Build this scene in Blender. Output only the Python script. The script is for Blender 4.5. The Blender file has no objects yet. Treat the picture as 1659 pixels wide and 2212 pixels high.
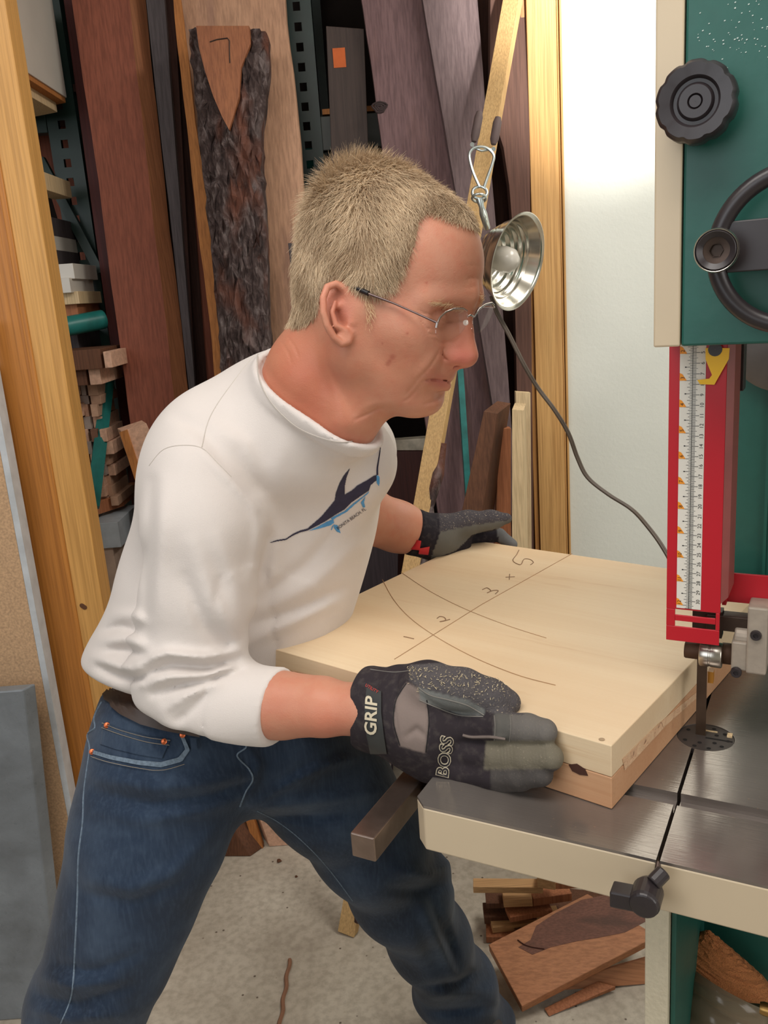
import bpy, bmesh, math, random
import numpy as np
from mathutils import Vector, Matrix
from mathutils.bvhtree import BVHTree

# ------------------------------------------------------------ camera, world, light, exposure
FPX, CX, CY = 1850.0, 829.5, 1106.0
PITCH, ROLL, YAW, EYE = .25, -.0733, .497, 1.45
def rot2cam():
    c, s = math.cos, math.sin
    Rx = np.array([[1,0,0],[0,c(PITCH),-s(PITCH)],[0,s(PITCH),c(PITCH)]])
    Rz = np.array([[c(ROLL),-s(ROLL),0],[s(ROLL),c(ROLL),0],[0,0,1]])
    A = np.array([[1,0,0],[0,0,-1],[0,1,0]])
    return Rz @ Rx @ A
W2C = rot2cam()
CAMO = np.array([0., 0., EYE])

scn = bpy.context.scene
COL = scn.collection
cam_data = bpy.data.cameras.new('camera')
cam = bpy.data.objects.new('camera', cam_data); COL.objects.link(cam)
cam_data.sensor_fit = 'VERTICAL'; cam_data.sensor_height = 24.0
cam_data.lens = 24.0 * FPX / 2212.0
cam_data.clip_start = .02
flip = np.diag([1., -1., -1.])
M = (flip @ W2C).T
cam.matrix_world = Matrix(((M[0][0],M[0][1],M[0][2],CAMO[0]),(M[1][0],M[1][1],M[1][2],CAMO[1]),(M[2][0],M[2][1],M[2][2],CAMO[2]),(0,0,0,1)))
scn.camera = cam

wd = bpy.data.worlds.new('workshop_air'); scn.world = wd; wd.use_nodes = True
wd.node_tree.nodes['Background'].inputs[0].default_value = (.80, .88, 1.0, 1)
wd.node_tree.nodes['Background'].inputs[1].default_value = .2
scn.view_settings.view_transform = 'Standard'
scn.view_settings.look = 'None'
scn.view_settings.gamma = 1.0
scn.view_settings.use_curve_mapping = False
scn.view_settings.exposure = 0.0

def area_light(name, loc, target, sx, sy, power, color):
    d = bpy.data.lights.new(name, 'AREA'); d.shape = 'RECTANGLE'; d.size = sx; d.size_y = sy
    d.energy = power; d.color = color
    o = bpy.data.objects.new(name, d); COL.objects.link(o); o.location = loc
    o.rotation_euler = (Vector(target) - Vector(loc)).to_track_quat('-Z', 'Y').to_euler()
    return o
area_light('ceiling_light_by_wall', (1.25, 1.55, 2.72), (.75, 1.5, 0), .9, .5, 24, (1, .95, .88))
sp = bpy.data.lights.new('ceiling_spot', 'SPOT'); sp.energy = 150; sp.spot_size = .72; sp.spot_blend = .35; sp.shadow_soft_size = .05; sp.color = (1, .97, .90)
so = bpy.data.objects.new('ceiling_spot', sp); COL.objects.link(so); so.location = (.95, 1.35, 2.7)
so.rotation_euler = (Vector((.72, 2.42, 2.22))-so.location).to_track_quat('-Z', 'Y').to_euler()
area_light('ceiling_light_overhead', (-.3, .2, 2.72), (-.1, .9, 0), 1.6, .7, 27, (1, .95, .90))
area_light('left_fill_light', (-1.9, -1.3, 2.0), (.1, 1.4, 1.0), 1.8, 1.6, 25, (.90, .95, 1.0))  # added fill light from behind left; no window stands there
area_light('right_side_light', (2.2, -1.2, 1.9), (.1, 1.2, 1.0), 1.6, 1.8, 29, (1.0, .97, .94))  # unseen soft side light from behind right; no doorway stands there

# ------------------------------------------------------------ geometry helpers
def ray(x, y): return W2C.T @ np.array([(x-CX)/FPX, (y-CY)/FPX, 1.])
def atZ(x, y, z):
    d = ray(x, y); return CAMO + d*((z-EYE)/d[2])
def atP(x, y, p, n):
    d = ray(x, y); n = np.array(n, float)
    return CAMO + d*(((np.array(p, float)-CAMO) @ n)/(d @ n))
def atY(x, y, Y): return atP(x, y, (0, Y, 0), (0, 1, 0))
def atD(x, y, D): return CAMO + ray(x, y)*D
UB = np.array([math.cos(YAW), -math.sin(YAW), 0.]); VB = np.array([math.sin(YAW), math.cos(YAW), 0.]); ZB = np.array([0., 0., 1.])
def S(u, v, z): return UB*u + VB*v + ZB*z          # the bandsaw's own axes

def tag(o, label=None, cat=None, group=None, kind=None):
    if label: o['label'] = label
    if cat: o['category'] = cat
    if group: o['group'] = group
    if kind: o['kind'] = kind
    return o
def root_loc(o):
    l = Vector((0, 0, 0))
    while o is not None: l += o.location; o = o.parent
    return l
def empty(name, loc, label, cat, group=None):
    o = bpy.data.objects.new(name, None); COL.objects.link(o); o.location = Vector(loc); o.empty_display_size = .05
    return tag(o, label, cat, group)
def link_mesh(name, me, mat, parent=None, smooth=False, base=None):
    """verts of me are in world space; origin moves to the bottom centre (or the parent's origin)"""
    n = len(me.vertices); co = np.empty(n*3); me.vertices.foreach_get('co', co); co = co.reshape(-1, 3)
    if parent is None:
        lo, hi = co.min(0), co.max(0)
        org = np.array([(lo[0]+hi[0])/2, (lo[1]+hi[1])/2, lo[2]]) if base is None else np.array(base)
    else: org = np.array(root_loc(parent))
    me.vertices.foreach_set('co', (co-org).ravel()); me.update()
    o = bpy.data.objects.new(name, me); COL.objects.link(o)
    if parent is None: o.location = Vector(org)
    else: o.parent = parent
    if mat is not None:
        for m in (mat if isinstance(mat, (list, tuple)) else [mat]): me.materials.append(m)
    if smooth: me.polygons.foreach_set('use_smooth', [True]*len(me.polygons))
    return o
class MB:
    """collects shapes into one mesh"""
    def __init__(s): s.v = []; s.f = []; s.m = []
    def add(s, vs, fs, mi=0):
        b = len(s.v); s.v += [tuple(map(float, p)) for p in vs]
        s.f += [tuple(b+i for i in q) for q in fs]; s.m += [mi]*len(fs)
    def hexa(s, p8, mi=0):   # 4 bottom then 4 top, same winding
        s.add(p8, [(3,2,1,0),(4,5,6,7),(0,1,5,4),(1,2,6,5),(2,3,7,6),(3,0,4,7)], mi)
    def box(s, o, a, b, c, mi=0):  # corner o and three edge vectors
        o, a, b, c = map(lambda q: np.array(q, float), (o, a, b, c))
        s.hexa([o, o+a, o+a+b, o+b, o+c, o+a+c, o+a+b+c, o+b+c], mi)
    def sbox(s, u0, u1, v0, v1, z0, z1, mi=0):  # box in the bandsaw's axes
        s.box(S(u0, v0, z0), UB*(u1-u0), VB*(v1-v0), ZB*(z1-z0), mi)
    def prism(s, poly, d, mi=0):
        n = len(poly); P = [np.array(p, float) for p in poly]; Q = [p+np.array(d, float) for p in P]
        s.add(P+Q, [tuple(range(n-1, -1, -1)), tuple(range(n, 2*n))]+[(i, (i+1) % n, n+(i+1) % n, n+i) for i in range(n)], mi)
    def tube(s, pts, r, n=8, closed=False, mi=0):
        P = [np.array(p, float) for p in pts]; m = len(P); R = r if isinstance(r, (list, tuple, np.ndarray)) else [r]*m
        vs = []; up = None
        for i in range(m):
            t = P[(i+1) % m]-P[i-1] if closed else P[min(i+1, m-1)]-P[max(i-1, 0)]
            t = t/(np.linalg.norm(t)+1e-12)
            if up is None:
                up = np.cross(t, [0, 0, 1.]) if abs(t[2]) < .9 else np.cross(t, [1., 0, 0])
            up = up-t*(up @ t); up = up/(np.linalg.norm(up)+1e-12); w = np.cross(t, up)
            for k in range(n):
                a = 2*math.pi*k/n; vs.append(P[i]+(up*math.cos(a)+w*math.sin(a))*R[i])
        fs = []
        for i in range(m if closed else m-1):
            j = (i+1) % m
            for k in range(n): fs.append((i*n+k, i*n+(k+1) % n, j*n+(k+1) % n, j*n+k))
        if not closed: fs += [tuple(range(n-1, -1, -1)), tuple((m-1)*n+k for k in range(n))]
        s.add(vs, fs, mi)
    def lathe(s, o, ax, prof, n=32, mi=0, mod=None):  # prof: (radius, height) pairs
        o = np.array(o, float); ax = np.array(ax, float); ax /= np.linalg.norm(ax)
        a = np.cross(ax, [0, 0, 1.]) if abs(ax[2]) < .9 else np.cross(ax, [1., 0, 0]); a /= np.linalg.norm(a); b = np.cross(ax, a)
        vs = []
        for (r, h) in prof:
            for k in range(n):
                t = 2*math.pi*k/n; q = r*(mod(t) if mod else 1); vs.append(o+ax*h+(a*math.cos(t)+b*math.sin(t))*q)
        fs = []
        for i in range(len(prof)-1):
            for k in range(n): fs.append((i*n+k, i*n+(k+1) % n, (i+1)*n+(k+1) % n, (i+1)*n+k))
        s.add(vs, fs, mi)
    def build(s, name, mat, parent=None, smooth=False, bevel=0, seg=2, base=None):
        me = bpy.data.meshes.new(name); me.from_pydata(s.v, [], s.f); me.update()
        if any(s.m): me.polygons.foreach_set('material_index', s.m)
        bm = bmesh.new(); bm.from_mesh(me); bmesh.ops.recalc_face_normals(bm, faces=bm.faces); bm.to_mesh(me); bm.free()
        o = link_mesh(name, me, mat, parent, smooth, base)
        if bevel:
            md = o.modifiers.new('edge', 'BEVEL'); md.width = bevel; md.segments = seg; md.limit_method = 'ANGLE'; md.angle_limit = .6
        if smooth and not bevel: me.set_sharp_from_angle(angle=.9)
        return o

def smooth_pts(P, k=6):
    P = [np.array(p, float) for p in P]; out = []
    for i in range(len(P)-1):
        p0, p1, p2, p3 = P[max(i-1, 0)], P[i], P[i+1], P[min(i+2, len(P)-1)]
        for j in range(k):
            t = j/k; out.append(.5*((2*p1)+(-p0+p2)*t+(2*p0-5*p1+4*p2-p3)*t*t+(-p0+3*p1-3*p2+p3)*t**3))
    out.append(P[-1]); return out

# ------------------------------------------------------------ materials
def s2l(c):
    return tuple(((x/255)/12.92 if x/255 <= .04045 else ((x/255+.055)/1.055)**2.4) for x in c)
class NT:
    def __init__(s, name):
        s.m = bpy.data.materials.new(name); s.m.use_nodes = True; s.t = s.m.node_tree
        s.b = s.t.nodes['Principled BSDF']; s.t.nodes.remove
    def n(s, typ, **kw):
        nd = s.t.nodes.new(typ)
        for k, v in kw.items():
            if k.startswith('i_'):
                key = k[2:]; key = int(key) if key.isdigit() else key.replace('_', ' ')
                nd.inputs[key].default_value = v
            else: setattr(nd, k, v)
        return nd
    def l(s, a, b): s.t.links.new(a, b)
    def ramp(s, fac, stops):
        r = s.n('ShaderNodeValToRGB'); e = r.color_ramp.elements
        while len(e) < len(stops): e.new(.5)
        for el, (p, c) in zip(e, stops): el.position = p; el.color = (*c, 1)
        s.l(fac, r.inputs[0]); return r.outputs[0]
    def mix(s, fac, a, b, typ='MIX'):
        m = s.n('ShaderNodeMix', data_type='RGBA', blend_type=typ)
        for sock, v in ((m.inputs[0], fac), (m.inputs[6], a), (m.inputs[7], b)):
            if hasattr(v, 'is_output'): s.l(v, sock)
            elif isinstance(v, (int, float)): sock.default_value = v
            else: sock.default_value = (*v, 1)
        return m.outputs[2]
    def coords(s, scale=(1, 1, 1), rot=(0, 0, 0)):
        tc = s.n('ShaderNodeTexCoord'); mp = s.n('ShaderNodeMapping')
        # rotate first, then scale
        mp.inputs['Rotation'].default_value = rot
        s.l(tc.outputs['Object'], mp.inputs[0])
        m2 = s.n('ShaderNodeMapping'); m2.inputs['Scale'].default_value = scale; s.l(mp.outputs[0], m2.inputs[0])
        return m2.outputs[0]
    def noise(s, vec, scale, detail=4, rough=.55, dist=0):
        t = s.n('ShaderNodeTexNoise'); t.inputs['Scale'].default_value = scale; t.inputs['Detail'].default_value = detail
        t.inputs['Roughness'].default_value = rough; t.inputs['Distortion'].default_value = dist; s.l(vec, t.inputs['Vector']); return t.outputs[0]
    def bump(s, h, dist, strength=1.):
        b = s.n('ShaderNodeBump'); b.inputs['Distance'].default_value = dist; b.inputs['Strength'].default_value = strength
        s.l(h, b.inputs['Height']); s.l(b.outputs[0], s.b.inputs['Normal'])
    def set(s, **kw):
        for k, v in kw.items():
            k = {'rough': 'Roughness', 'metal': 'Metallic', 'spec': 'Specular IOR Level', 'col': 'Base Color', 'sss': 'Subsurface Weight', 'coat': 'Coat Weight', 'trans': 'Transmission Weight', 'sheen': 'Sheen Weight'}[k]
            sk = s.b.inputs[k]
            if hasattr(v, 'is_output'): s.l(v, sk)
            elif isinstance(v, tuple): sk.default_value = (*v, 1)
            else: sk.default_value = v
        return s.m
_mc = {}
def plain(name, rgb, rough=.5, metal=0., var=.12, scale=30, bump=0., spec=.5):
    if name in _mc: return _mc[name]
    t = NT(name); c = s2l(rgb); v = t.coords()
    nz = t.noise(v, scale, 5)
    col = t.ramp(nz, [(.3, tuple(x*(1-var) for x in c)), (.7, tuple(min(1, x*(1+var)) for x in c))])
    t.set(col=col, rough=rough, metal=metal, spec=spec)
    if bump: t.bump(nz, bump)
    _mc[name] = t.m; return t.m
def wood(name, light, dark, rot=(0, 0, 0), scale=1., ring=1., rough=.6, streak=None, knots=False, bump=.0006, fine=1.):
    """grain runs along the object's local Z after rot"""
    if name in _mc: return _mc[name]
    t = NT(name); L, D = s2l(light), s2l(dark)
    v = t.coords((1, 1, .07), rot); big = t.noise(v, 9*scale, 3, .5, .6)
    wv = t.n('ShaderNodeTexWave', wave_type='RINGS', rings_direction='Z'); wv.inputs['Scale'].default_value = 5*scale
    wv.inputs['Distortion'].default_value = 5; wv.inputs['Detail'].default_value = 3; wv.inputs['Detail Scale'].default_value = 1.5
    t.l(t.coords((1, 1, .12), rot), wv.inputs[0])
    fib = t.noise(t.coords((1, 1, .02), rot), 160*scale*fine, 3, .6)
    c1 = t.mix(big, L, D)
    mid = tuple((a*.55+b*.45) for a, b in zip(L, D))
    f1 = t.ramp(wv.outputs[1], [(.2, (0, 0, 0)), (.95, (ring*.55,)*3)])
    c2 = t.mix(f1, c1, mid)
    f2 = t.ramp(fib, [(.35, (.5, .5, .5)), (.62, (0, 0, 0))])
    c3 = t.mix(f2, c2, tuple(x*.55 for x in D))
    if streak:
        sn = t.noise(t.coords((1, 1, .12), rot), 7*scale, 4, .6)
        f3 = t.ramp(sn, [(.52, (0, 0, 0)), (.68, (.75, .75, .75))])
        c3 = t.mix(f3, c3, s2l(streak))
    t.set(col=c3, rough=rough, spec=.35)
    if bump: t.bump(fib, bump)
    _mc[name] = t.m; return t.m
# ------------------------------------------------------------ the room
def concrete():
    t = NT('concrete'); v = t.coords()
    big = t.noise(v, 2.2, 5, .6, .5); fine = t.noise(v, 60, 4)
    c = t.ramp(big, [(.25, s2l((158, 146, 130))), (.5, s2l((196, 186, 170))), (.75, s2l((214, 206, 190)))])
    f = t.ramp(fine, [(.35, (.35, .35, .35)), (.6, (0, 0, 0))])
    c = t.mix(f, c, s2l((128, 116, 100)))
    vor = t.n('ShaderNodeTexVoronoi', feature='DISTANCE_TO_EDGE'); vor.inputs['Scale'].default_value = 1.3; t.l(t.coords((1, 1, 1)), vor.inputs[0])
    spk = t.n('ShaderNodeTexVoronoi'); spk.inputs['Scale'].default_value = 26; t.l(v, spk.inputs[0])
    sp = t.ramp(spk.outputs[0], [(.05, (.85, .85, .85)), (.09, (0, 0, 0))])
    c = t.mix(sp, c, s2l((70, 52, 40)))
    t.set(col=c, rough=.62, spec=.35); t.bump(fine, .0008); return t.m
def plaster():
    t = NT('painted_plaster'); v = t.coords(); n = t.noise(v, 90, 4)
    big = t.noise(v, 3, 2)
    t.set(col=t.ramp(big, [(.3, s2l((212, 214, 206))), (.7, s2l((220, 222, 214)))]), rough=.6, spec=.3); t.bump(n, .0007); return t.m
MPL = plaster(); MCON = concrete()
MDARK = plain('storeroom_shade_tone', (52, 42, 38), .9)  # dark colour stands in for the shade behind the rack
WALLY = 2.42                                          # plane of the white partition wall
m = MB(); m.box((-3.2, -2.6, -.12), (6.8, 0, 0), (0, 7.0, 0), (0, 0, .12)); o = m.build('floor', MCON); tag(o, kind='structure')
m = MB(); m.box((-3.2, -2.6, 2.8), (6.8, 0, 0), (0, 7.0, 0), (0, 0, .1)); o = m.build('ceiling', plain('ceiling_paint', (200, 196, 188), .8)); tag(o, kind='structure')
xw = float(atY(1222, 600, WALLY)[0])
m = MB(); m.box((xw, WALLY, 0), (3.6-xw, 0, 0), (0, .12, 0), (0, 0, 2.8)); o = m.build('wall_back', MPL); tag(o, kind='structure')
m = MB(); m.box((-3.2, 3.7, 0), (6.8, 0, 0), (0, .1, 0), (0, 0, 2.8)); o = m.build('wall_storeroom', MDARK); tag(o, kind='structure')
m = MB(); m.box((-3.3, -2.6, 0), (.1, 0, 0), (0, 6.4, 0), (0, 0, 2.8)); o = m.build('wall_left', plain('left_wall_paint', (150, 140, 128), .85)); tag(o, kind='structure')
m = MB(); m.box((3.6, -2.6, 0), (.1, 0, 0), (0, 6.4, 0), (0, 0, 2.8)); o = m.build('wall_right', MPL); tag(o, kind='structure')
m = MB(); m.box((-3.2, -2.7, 0), (6.8, 0, 0), (0, .1, 0), (0, 0, 2.8)); o = m.build('wall_behind', MPL); tag(o, kind='structure')
# pine casing that finishes the end of the white wall
MPINE = wood('clear_pine', (226, 184, 122), (196, 140, 78), ring=.9, scale=1.6, rough=.42)
MPINE2 = wood('amber_pine', (206, 152, 88), (176, 116, 60), ring=.9, scale=1.6, rough=.42)
xa = float(atY(1152, 600, WALLY-.02)[0]); xb = float(atY(1222, 600, WALLY-.02)[0]); xj = float(atY(1138, 600, WALLY+.0)[0])
m = MB()
m.box((xa, WALLY-.020, 0), (xb-xa-.012, 0, 0), (0, .0195, 0), (0, 0, 2.8))
m.box((xb-.0105, WALLY-.016, 0), (.004, 0, 0), (0, .0155, 0), (0, 0, 2.8)); m.box((xb-.0045, WALLY-.020, 0), (.006, 0, 0), (0, .0195, 0), (0, 0, 2.8))
o = m.build('trim_1', MPINE, bevel=.0015); tag(o, kind='structure')
m = MB(); m.box((xj, WALLY-.012, 0), (xa-xj-.001, 0, 0), (0, .135, 0), (0, 0, 2.8)); m.box((xa-.0005, WALLY+.0005, 0), (xw-xa-.0005, 0, 0), (0, .12, 0), (0, 0, 2.8))
o = m.build('trim_2', MPINE2, bevel=.0015); tag(o, kind='structure')

# ------------------------------------------------------------ lumber
rnd = random.Random(7)
def edge3(p0, p1, foot, k, top=None, zt=2.55):
    """two photo points of an edge, on the leaning plane Y = foot + k*z, run down to the floor"""
    n = (0, 1, -k); a = atP(*p0, (0, foot, 0), n); b = atP(*p1, (0, foot, 0), n)
    d = (a-b)/(a[2]-b[2])
    base = b+d*(0-b[2])
    if top is None: top = a if p0[1] > 2 else b+d*(zt-b[2])
    return base, top, d
def plank(name, L, R, foot, k, thick, mat, label, cat='board', group=None, wob=0., chamfer=0., zt=2.55, z0=0., lift=0, toppts=None, bevel=.0012, capmat=None):
    bl, tl, _ = edge3(L[0], L[1], foot, k, zt=zt); br, tr, _ = edge3(R[0], R[1], foot, k, zt=zt)
    n = np.array([0, 1, -k]); n = n/np.linalg.norm(n); seg = 40 if wob else 1
    m = MB(); rows = []
    r1, r2 = rnd.uniform(0, 9), rnd.uniform(0, 9)
    for i in range(seg+1):
        t = i/seg; a = bl+(tl-bl)*t; b = br+(tr-br)*t
        w = (b-a)/np.linalg.norm(b-a); z = a[2]
        wa = wob*(math.sin(z*5+r1)+.5*math.sin(z*13+r2)+.25*math.sin(z*37+r1)); wb = wob*(math.sin(z*4+r2)+.5*math.sin(z*15+r1)+.25*math.sin(z*31+r2))
        a = a+w*wa; b = b+w*wb
        rows.append([a, b, b+w*chamfer+n*thick, a-w*chamfer*.0+n*thick])
    vs = [p for r in rows for p in r]; fs = [(3, 2, 1, 0), tuple(seg*4+j for j in range(4))]; mi = [0, 1 if capmat else 0]
    for i in range(seg):
        for j in range(4):
            fs.append((i*4+j, i*4+(j+1) % 4, (i+1)*4+(j+1) % 4, (i+1)*4+j)); mi.append(2 if (chamfer and j == 1 and capmat) else 0)
    vs = [np.array([v[0], v[1], max(v[2], 0.0)+0.0005]) if v[2] < .02 else v for v in vs]
    m.v = [tuple(map(float, v)) for v in vs]; m.f = fs; m.m = mi
    mats = [mat] if not capmat else [mat, capmat, capmat]
    o = m.build(name, mats, bevel=0 if wob else bevel)
    return tag(o, label, cat, group)

W_SAP = wood('red_brown_hardwood', (158, 92, 70), (122, 68, 52), scale=1.2, ring=.6, rough=.75)
W_SAPL = wood('pale_sapwood_edge', (176, 116, 78), (140, 88, 60), scale=1.4, rough=.7)
W_DK = wood('dark_brown_board', (88, 56, 46), (56, 36, 32), scale=1.3, rough=.8)
W_GREY = wood('grey_weathered_board', (92, 84, 86), (58, 50, 52), scale=1.5, rough=.7)
W_WAL = wood('purple_brown_walnut', (134, 106, 106), (94, 70, 72), scale=1.1, ring=.7, rough=.8, streak=(104, 72, 58))
W_WAL2 = wood('dusty_walnut', (130, 112, 112), (96, 78, 80), scale=1.1, ring=.6, rough=.8)
W_MAP = wood('spalted_tan_slab', (210, 166, 136), (180, 136, 108), scale=1.0, ring=.7, rough=.75, streak=(116, 84, 80))
W_ORG = wood('orange_sapwood', (206, 140, 76), (168, 104, 56), scale=1.4, rough=.7)
W_TAN = wood('tan_strip', (226, 190, 134), (198, 156, 102), scale=2.2, ring=.5, rough=.6)
W_PALE = wood('pale_poplar', (232, 208, 168), (210, 180, 136), scale=1.6, ring=.6, rough=.6)
W_CH = wood('cherry_wood', (196, 132, 92), (160, 96, 62), scale=1.2, ring=.8, rough=.65)
W_BR = wood('brown_walnut_offcut', (122, 80, 56), (84, 54, 38), scale=1.4, ring=.8, rough=.7)
W_END = plain('pale_end_grain', (206, 164, 138), .8, scale=90, var=.2)

# pallet rack -------------------------------------------------
MGRN = plain('rack_green_paint', (16, 44, 38), .45, var=.25, scale=14)  # green darkened to carry the dimness of the storage area
MTEAL = plain('rack_teal_paint', (30, 110, 104), .4, var=.25, scale=20)
def upright(pa, pb, pc, pd, Y, label):
    """perforated front post of the storage rack: left edge pa-pb, right edge pc-pd"""
    xl = (atY(*pa, Y)[0]+atY(*pb, Y)[0])/2; xr = (atY(*pc, Y)[0]+atY(*pd, Y)[0])/2
    return xl, xr
RY = 2.62
rack = empty('storage_rack', (-.3, RY, 0), 'tall dark green steel pallet rack of perforated posts behind the leaning boards', 'rack')
def post(x0, x1, name='post', y=RY, holes=True, zt=2.7):
    m = MB(); w = x1-x0; hw = .013; hx0 = x0+w*.36; hx1 = hx0+.020
    m.box((x0, y, 0), (hx0-x0, 0, 0), (0, .003, 0), (0, 0, zt)); m.box((hx1, y, 0), (x1-hx1, 0, 0), (0, .003, 0), (0, 0, zt))
    z = .03; pz = 0.
    while z < zt-.03:
        m.box((hx0, y, pz), (.020, 0, 0), (0, .003, 0), (0, 0, z-pz)); pz = z+.022; z += .0508
    m.box((hx0, y, pz), (.020, 0, 0), (0, .003, 0), (0, 0, zt-pz))
    m.box((x0, y+.003, 0), (.003, 0, 0), (0, .07, 0), (0, 0, zt)); m.box((x1-.003, y+.003, 0), (.003, 0, 0), (0, .07, 0), (0, 0, zt))
    m.box((x1-.012, y+.073, 0), (.012, 0, 0), (0, .002, 0), (0, 0, zt)); m.box((x0, y+.073, 0), (.012, 0, 0), (0, .002, 0), (0, 0, zt))
    return m.build(name, MGRN, rack)
def xY(px, py, Y): return float(atY(px, py, Y)[0])
px0 = xY(113, 340, RY); px1 = xY(178, 340, RY)
post(px0, px1)
qx0 = xY(618, 100, RY); qx1 = xY(662, 100, RY); post(qx0, qx0+.078)
tx0 = xY(972, 900, RY); post(tx0, tx0+.078)
for (p0x, nm) in ((px0, 'post'), (qx0, 'post')):
    m = MB(); y = RY+.95; w = .078
    m.box((p0x, y, 0), (w, 0, 0), (0, .07, 0), (0, 0, 2.7)); m.build(nm, MGRN, rack)
    m = MB(); m.box((p0x+.02, RY+.08, .3), (.035, 0, 0), (0, .86, .7), (0, .03, -.03)); m.box((p0x+.02, RY+.08, 1.85), (.035, 0, 0), (0, .86, -.7), (0, .03, .03)); m.build('diagonal_brace', MTEAL, rack)
def beam(xa, xb, za, h, name='beam', mat=None, y=RY-.045, d=.04):
    m = MB(); m.box((xa, y, za), (xb-xa, 0, 0), (0, d, 0), (0, 0, h)); return m.build(name, mat or MGRN, rack, bevel=.002)
zb = float(atY(100, 245, RY)[2])
beam(px0-1.0, px0-.002, zb-.05, .1, y=RY); beam(px0+.08, qx0-.002, zb-.05, .1, y=RY+.03)
beam(qx0+.078, tx0+.5, float(atY(690, 285, RY)[2])-.05, .09, mat=plain('grey_rack_beam', (62, 66, 62), .5), y=RY+.0)
MSCUF = plain('scuffed_cream_beam', (188, 176, 156), .6, var=.35, scale=25)
beam(qx0+.1, tx0-.002, float(atY(900, 962, RY)[2])-.022, .042, name='crossbar', mat=MSCUF, y=RY, d=.05)
m = MB()
a = atD(262*0+134, 707, 2.28); b = atD(222, 690, 2.36); m.tube([a, b], .026, 16); m.build('round_bar', MTEAL, rack, smooth=True)
m = MB(); a = atD(236, 795, 2.45); b = atD(200, 1095, 2.3); m.tube([a, (a+b)/2, b], .02, 6); m.build('diagonal_brace', MTEAL, rack)
m = MB(); a = atD(72, 340, 2.42); b = atD(205, 590, 2.47); m.box(a, b-a, (.028, 0, 0), (0, .02, 0)); m.build('diagonal_brace', MGRN, rack)
m = MB(); a = atD(988, 790, 2.36); b = atD(1012, 1160, 2.36); m.box(a, b-a, (.016, 0, 0), (0, .03, 0)); o = m.build('teal_edge_strip', plain('chipped_teal', (40, 118, 114), .4, var=.3, scale=30), rack)
tag(o, 'chipped bright teal edge')
# shelf boards and decks far back, dark
m = MB(); m.box((px0-1.2, RY+.01, zb+.052), (qx0-px0+1.2, 0, 0), (0, .9, 0), (0, 0, .02)); m.build('shelf_deck', W_DK, rack)
zc = float(atY(690, 248, RY)[2])
m = MB(); m.box((qx0+.085, RY+.0, zc), (.55, 0, 0), (0, .9, 0), (0, 0, .014)); m.build('shelf_deck', W_ORG, rack)

# boards in the far gap
def slab_back(name, x0, y0, x1, y1, Y, th, mat, label, cat='board', zfloor=True, group=None):
    a = atY(x0, y0, Y); b = atY(x1, y1, Y); z1 = 2.6 if y0 <= 0 else a[2]; z0 = .0005 if zfloor else b[2]
    m = MB(); m.box((a[0], Y, z0), (b[0]-a[0], 0, 0), (0, th, 0), (0, 0, z1-z0)); o = m.build(name, mat, bevel=.001); return tag(o, label, cat, group)
plank('board', ((66, 275), (150, 560)), ((172, 272), (236, 560)), 2.76, .01, .03, W_SAP, 'reddish board standing behind the left green rack post and its brace')
plank('board', ((137, 0), (262, 920)), ((160, 0), (300, 920)), 2.56, .0, .03, wood('deep_red_panel', (96, 38, 34), (66, 26, 24)), 'deep red board seen as a thin strip right of the perforated green post')
m_lab = 'broad reddish brown board with pale right edge, widest leaning board on the left'
plank('board', ((155, 0), (290, 960)), ((280, 0), (362, 740)), 2.26, .09, .05, W_SAP, m_lab, wob=.0022, chamfer=.030, capmat=W_SAPL)
plank('board', ((316, 0), (392, 700)), ((354, 0), (410, 700)), 2.35, .05, .02, W_GREY, 'narrow grey weathered board just right of the broad reddish brown board', wob=.001)
plank('board', ((330, 0), (398, 640)), ((376, 0), (412, 640)), 2.42, .05, .025, W_DK, 'dark brown board half hidden behind the narrow grey weathered board')
plank('board', ((394, 336), (410, 700)), ((430, 334), (462, 700)), 2.49, .03, .03, W_SAP, 'shorter dark reddish board standing in the gap left of the barked slab')
plank('slab', ((388, 0), (468, 720)), ((618, 0), (668, 560)), 2.24, .12, .045, W_MAP, 'wide tan slab with purple streaks standing behind the barked slab', 'wood slab', wob=.004)
m_or = plank('slab', ((376, 0), (452, 720)), ((392, 0), (480, 720)), 2.235, .10, .012, W_ORG, 'thin orange live-edged slab peeking out left of the barked slab', 'wood slab', wob=.003)
plank('board', ((622, 525), (648, 760)), ((640, 525), (668, 760)), 2.16, .12, .02, W_GREY, 'small grey board end standing against the tan slab behind the mans head')
plank('board', ((704, 56), (716, 330)), ((786, 62), (796, 330)), 2.44, .03, .03, wood('smoky_dark_board', (78, 62, 56), (54, 42, 38)), 'dark smoky board with an orange label in the gap above the mans head')
a = atP(718, 105, (0, 2.44, 0), (0, 1, -.03)); b = atP(748, 145, (0, 2.44, 0), (0, 1, -.03))
m = MB(); m.box((a[0], a[1]-.0025, b[2]), (b[0]-a[0], 0, 0), (0, .002, 0), (0, 0, a[2]-b[2])); tag(m.build('paper_label', plain('orange_paper', (196, 96, 44), .8)), 'small square orange label stuck on the dark smoky board', 'label')
plank('board', ((780, 0), (870, 600)), ((912, 0), (1022, 600)), 2.28, .09, .04, W_WAL, 'wide purplish walnut board with a knot directly above the mans head', wob=.0025)
plank('board', ((914, 0), (1010, 560)), ((1032, 0), (1092, 760)), 2.22, .10, .035, W_WAL2, 'dusty greyish walnut board right of the knotted walnut board', wob=.0012)
plank('board', ((1028, 0), (1040, 420)), ((1120, 0), (1130, 420)), 2.44, .05, .02, W_DK, 'very dark sheet standing in for the shaded gap behind the pale strip holding the lamp')  # dark sheet put where only a shaded gap shows
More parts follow.
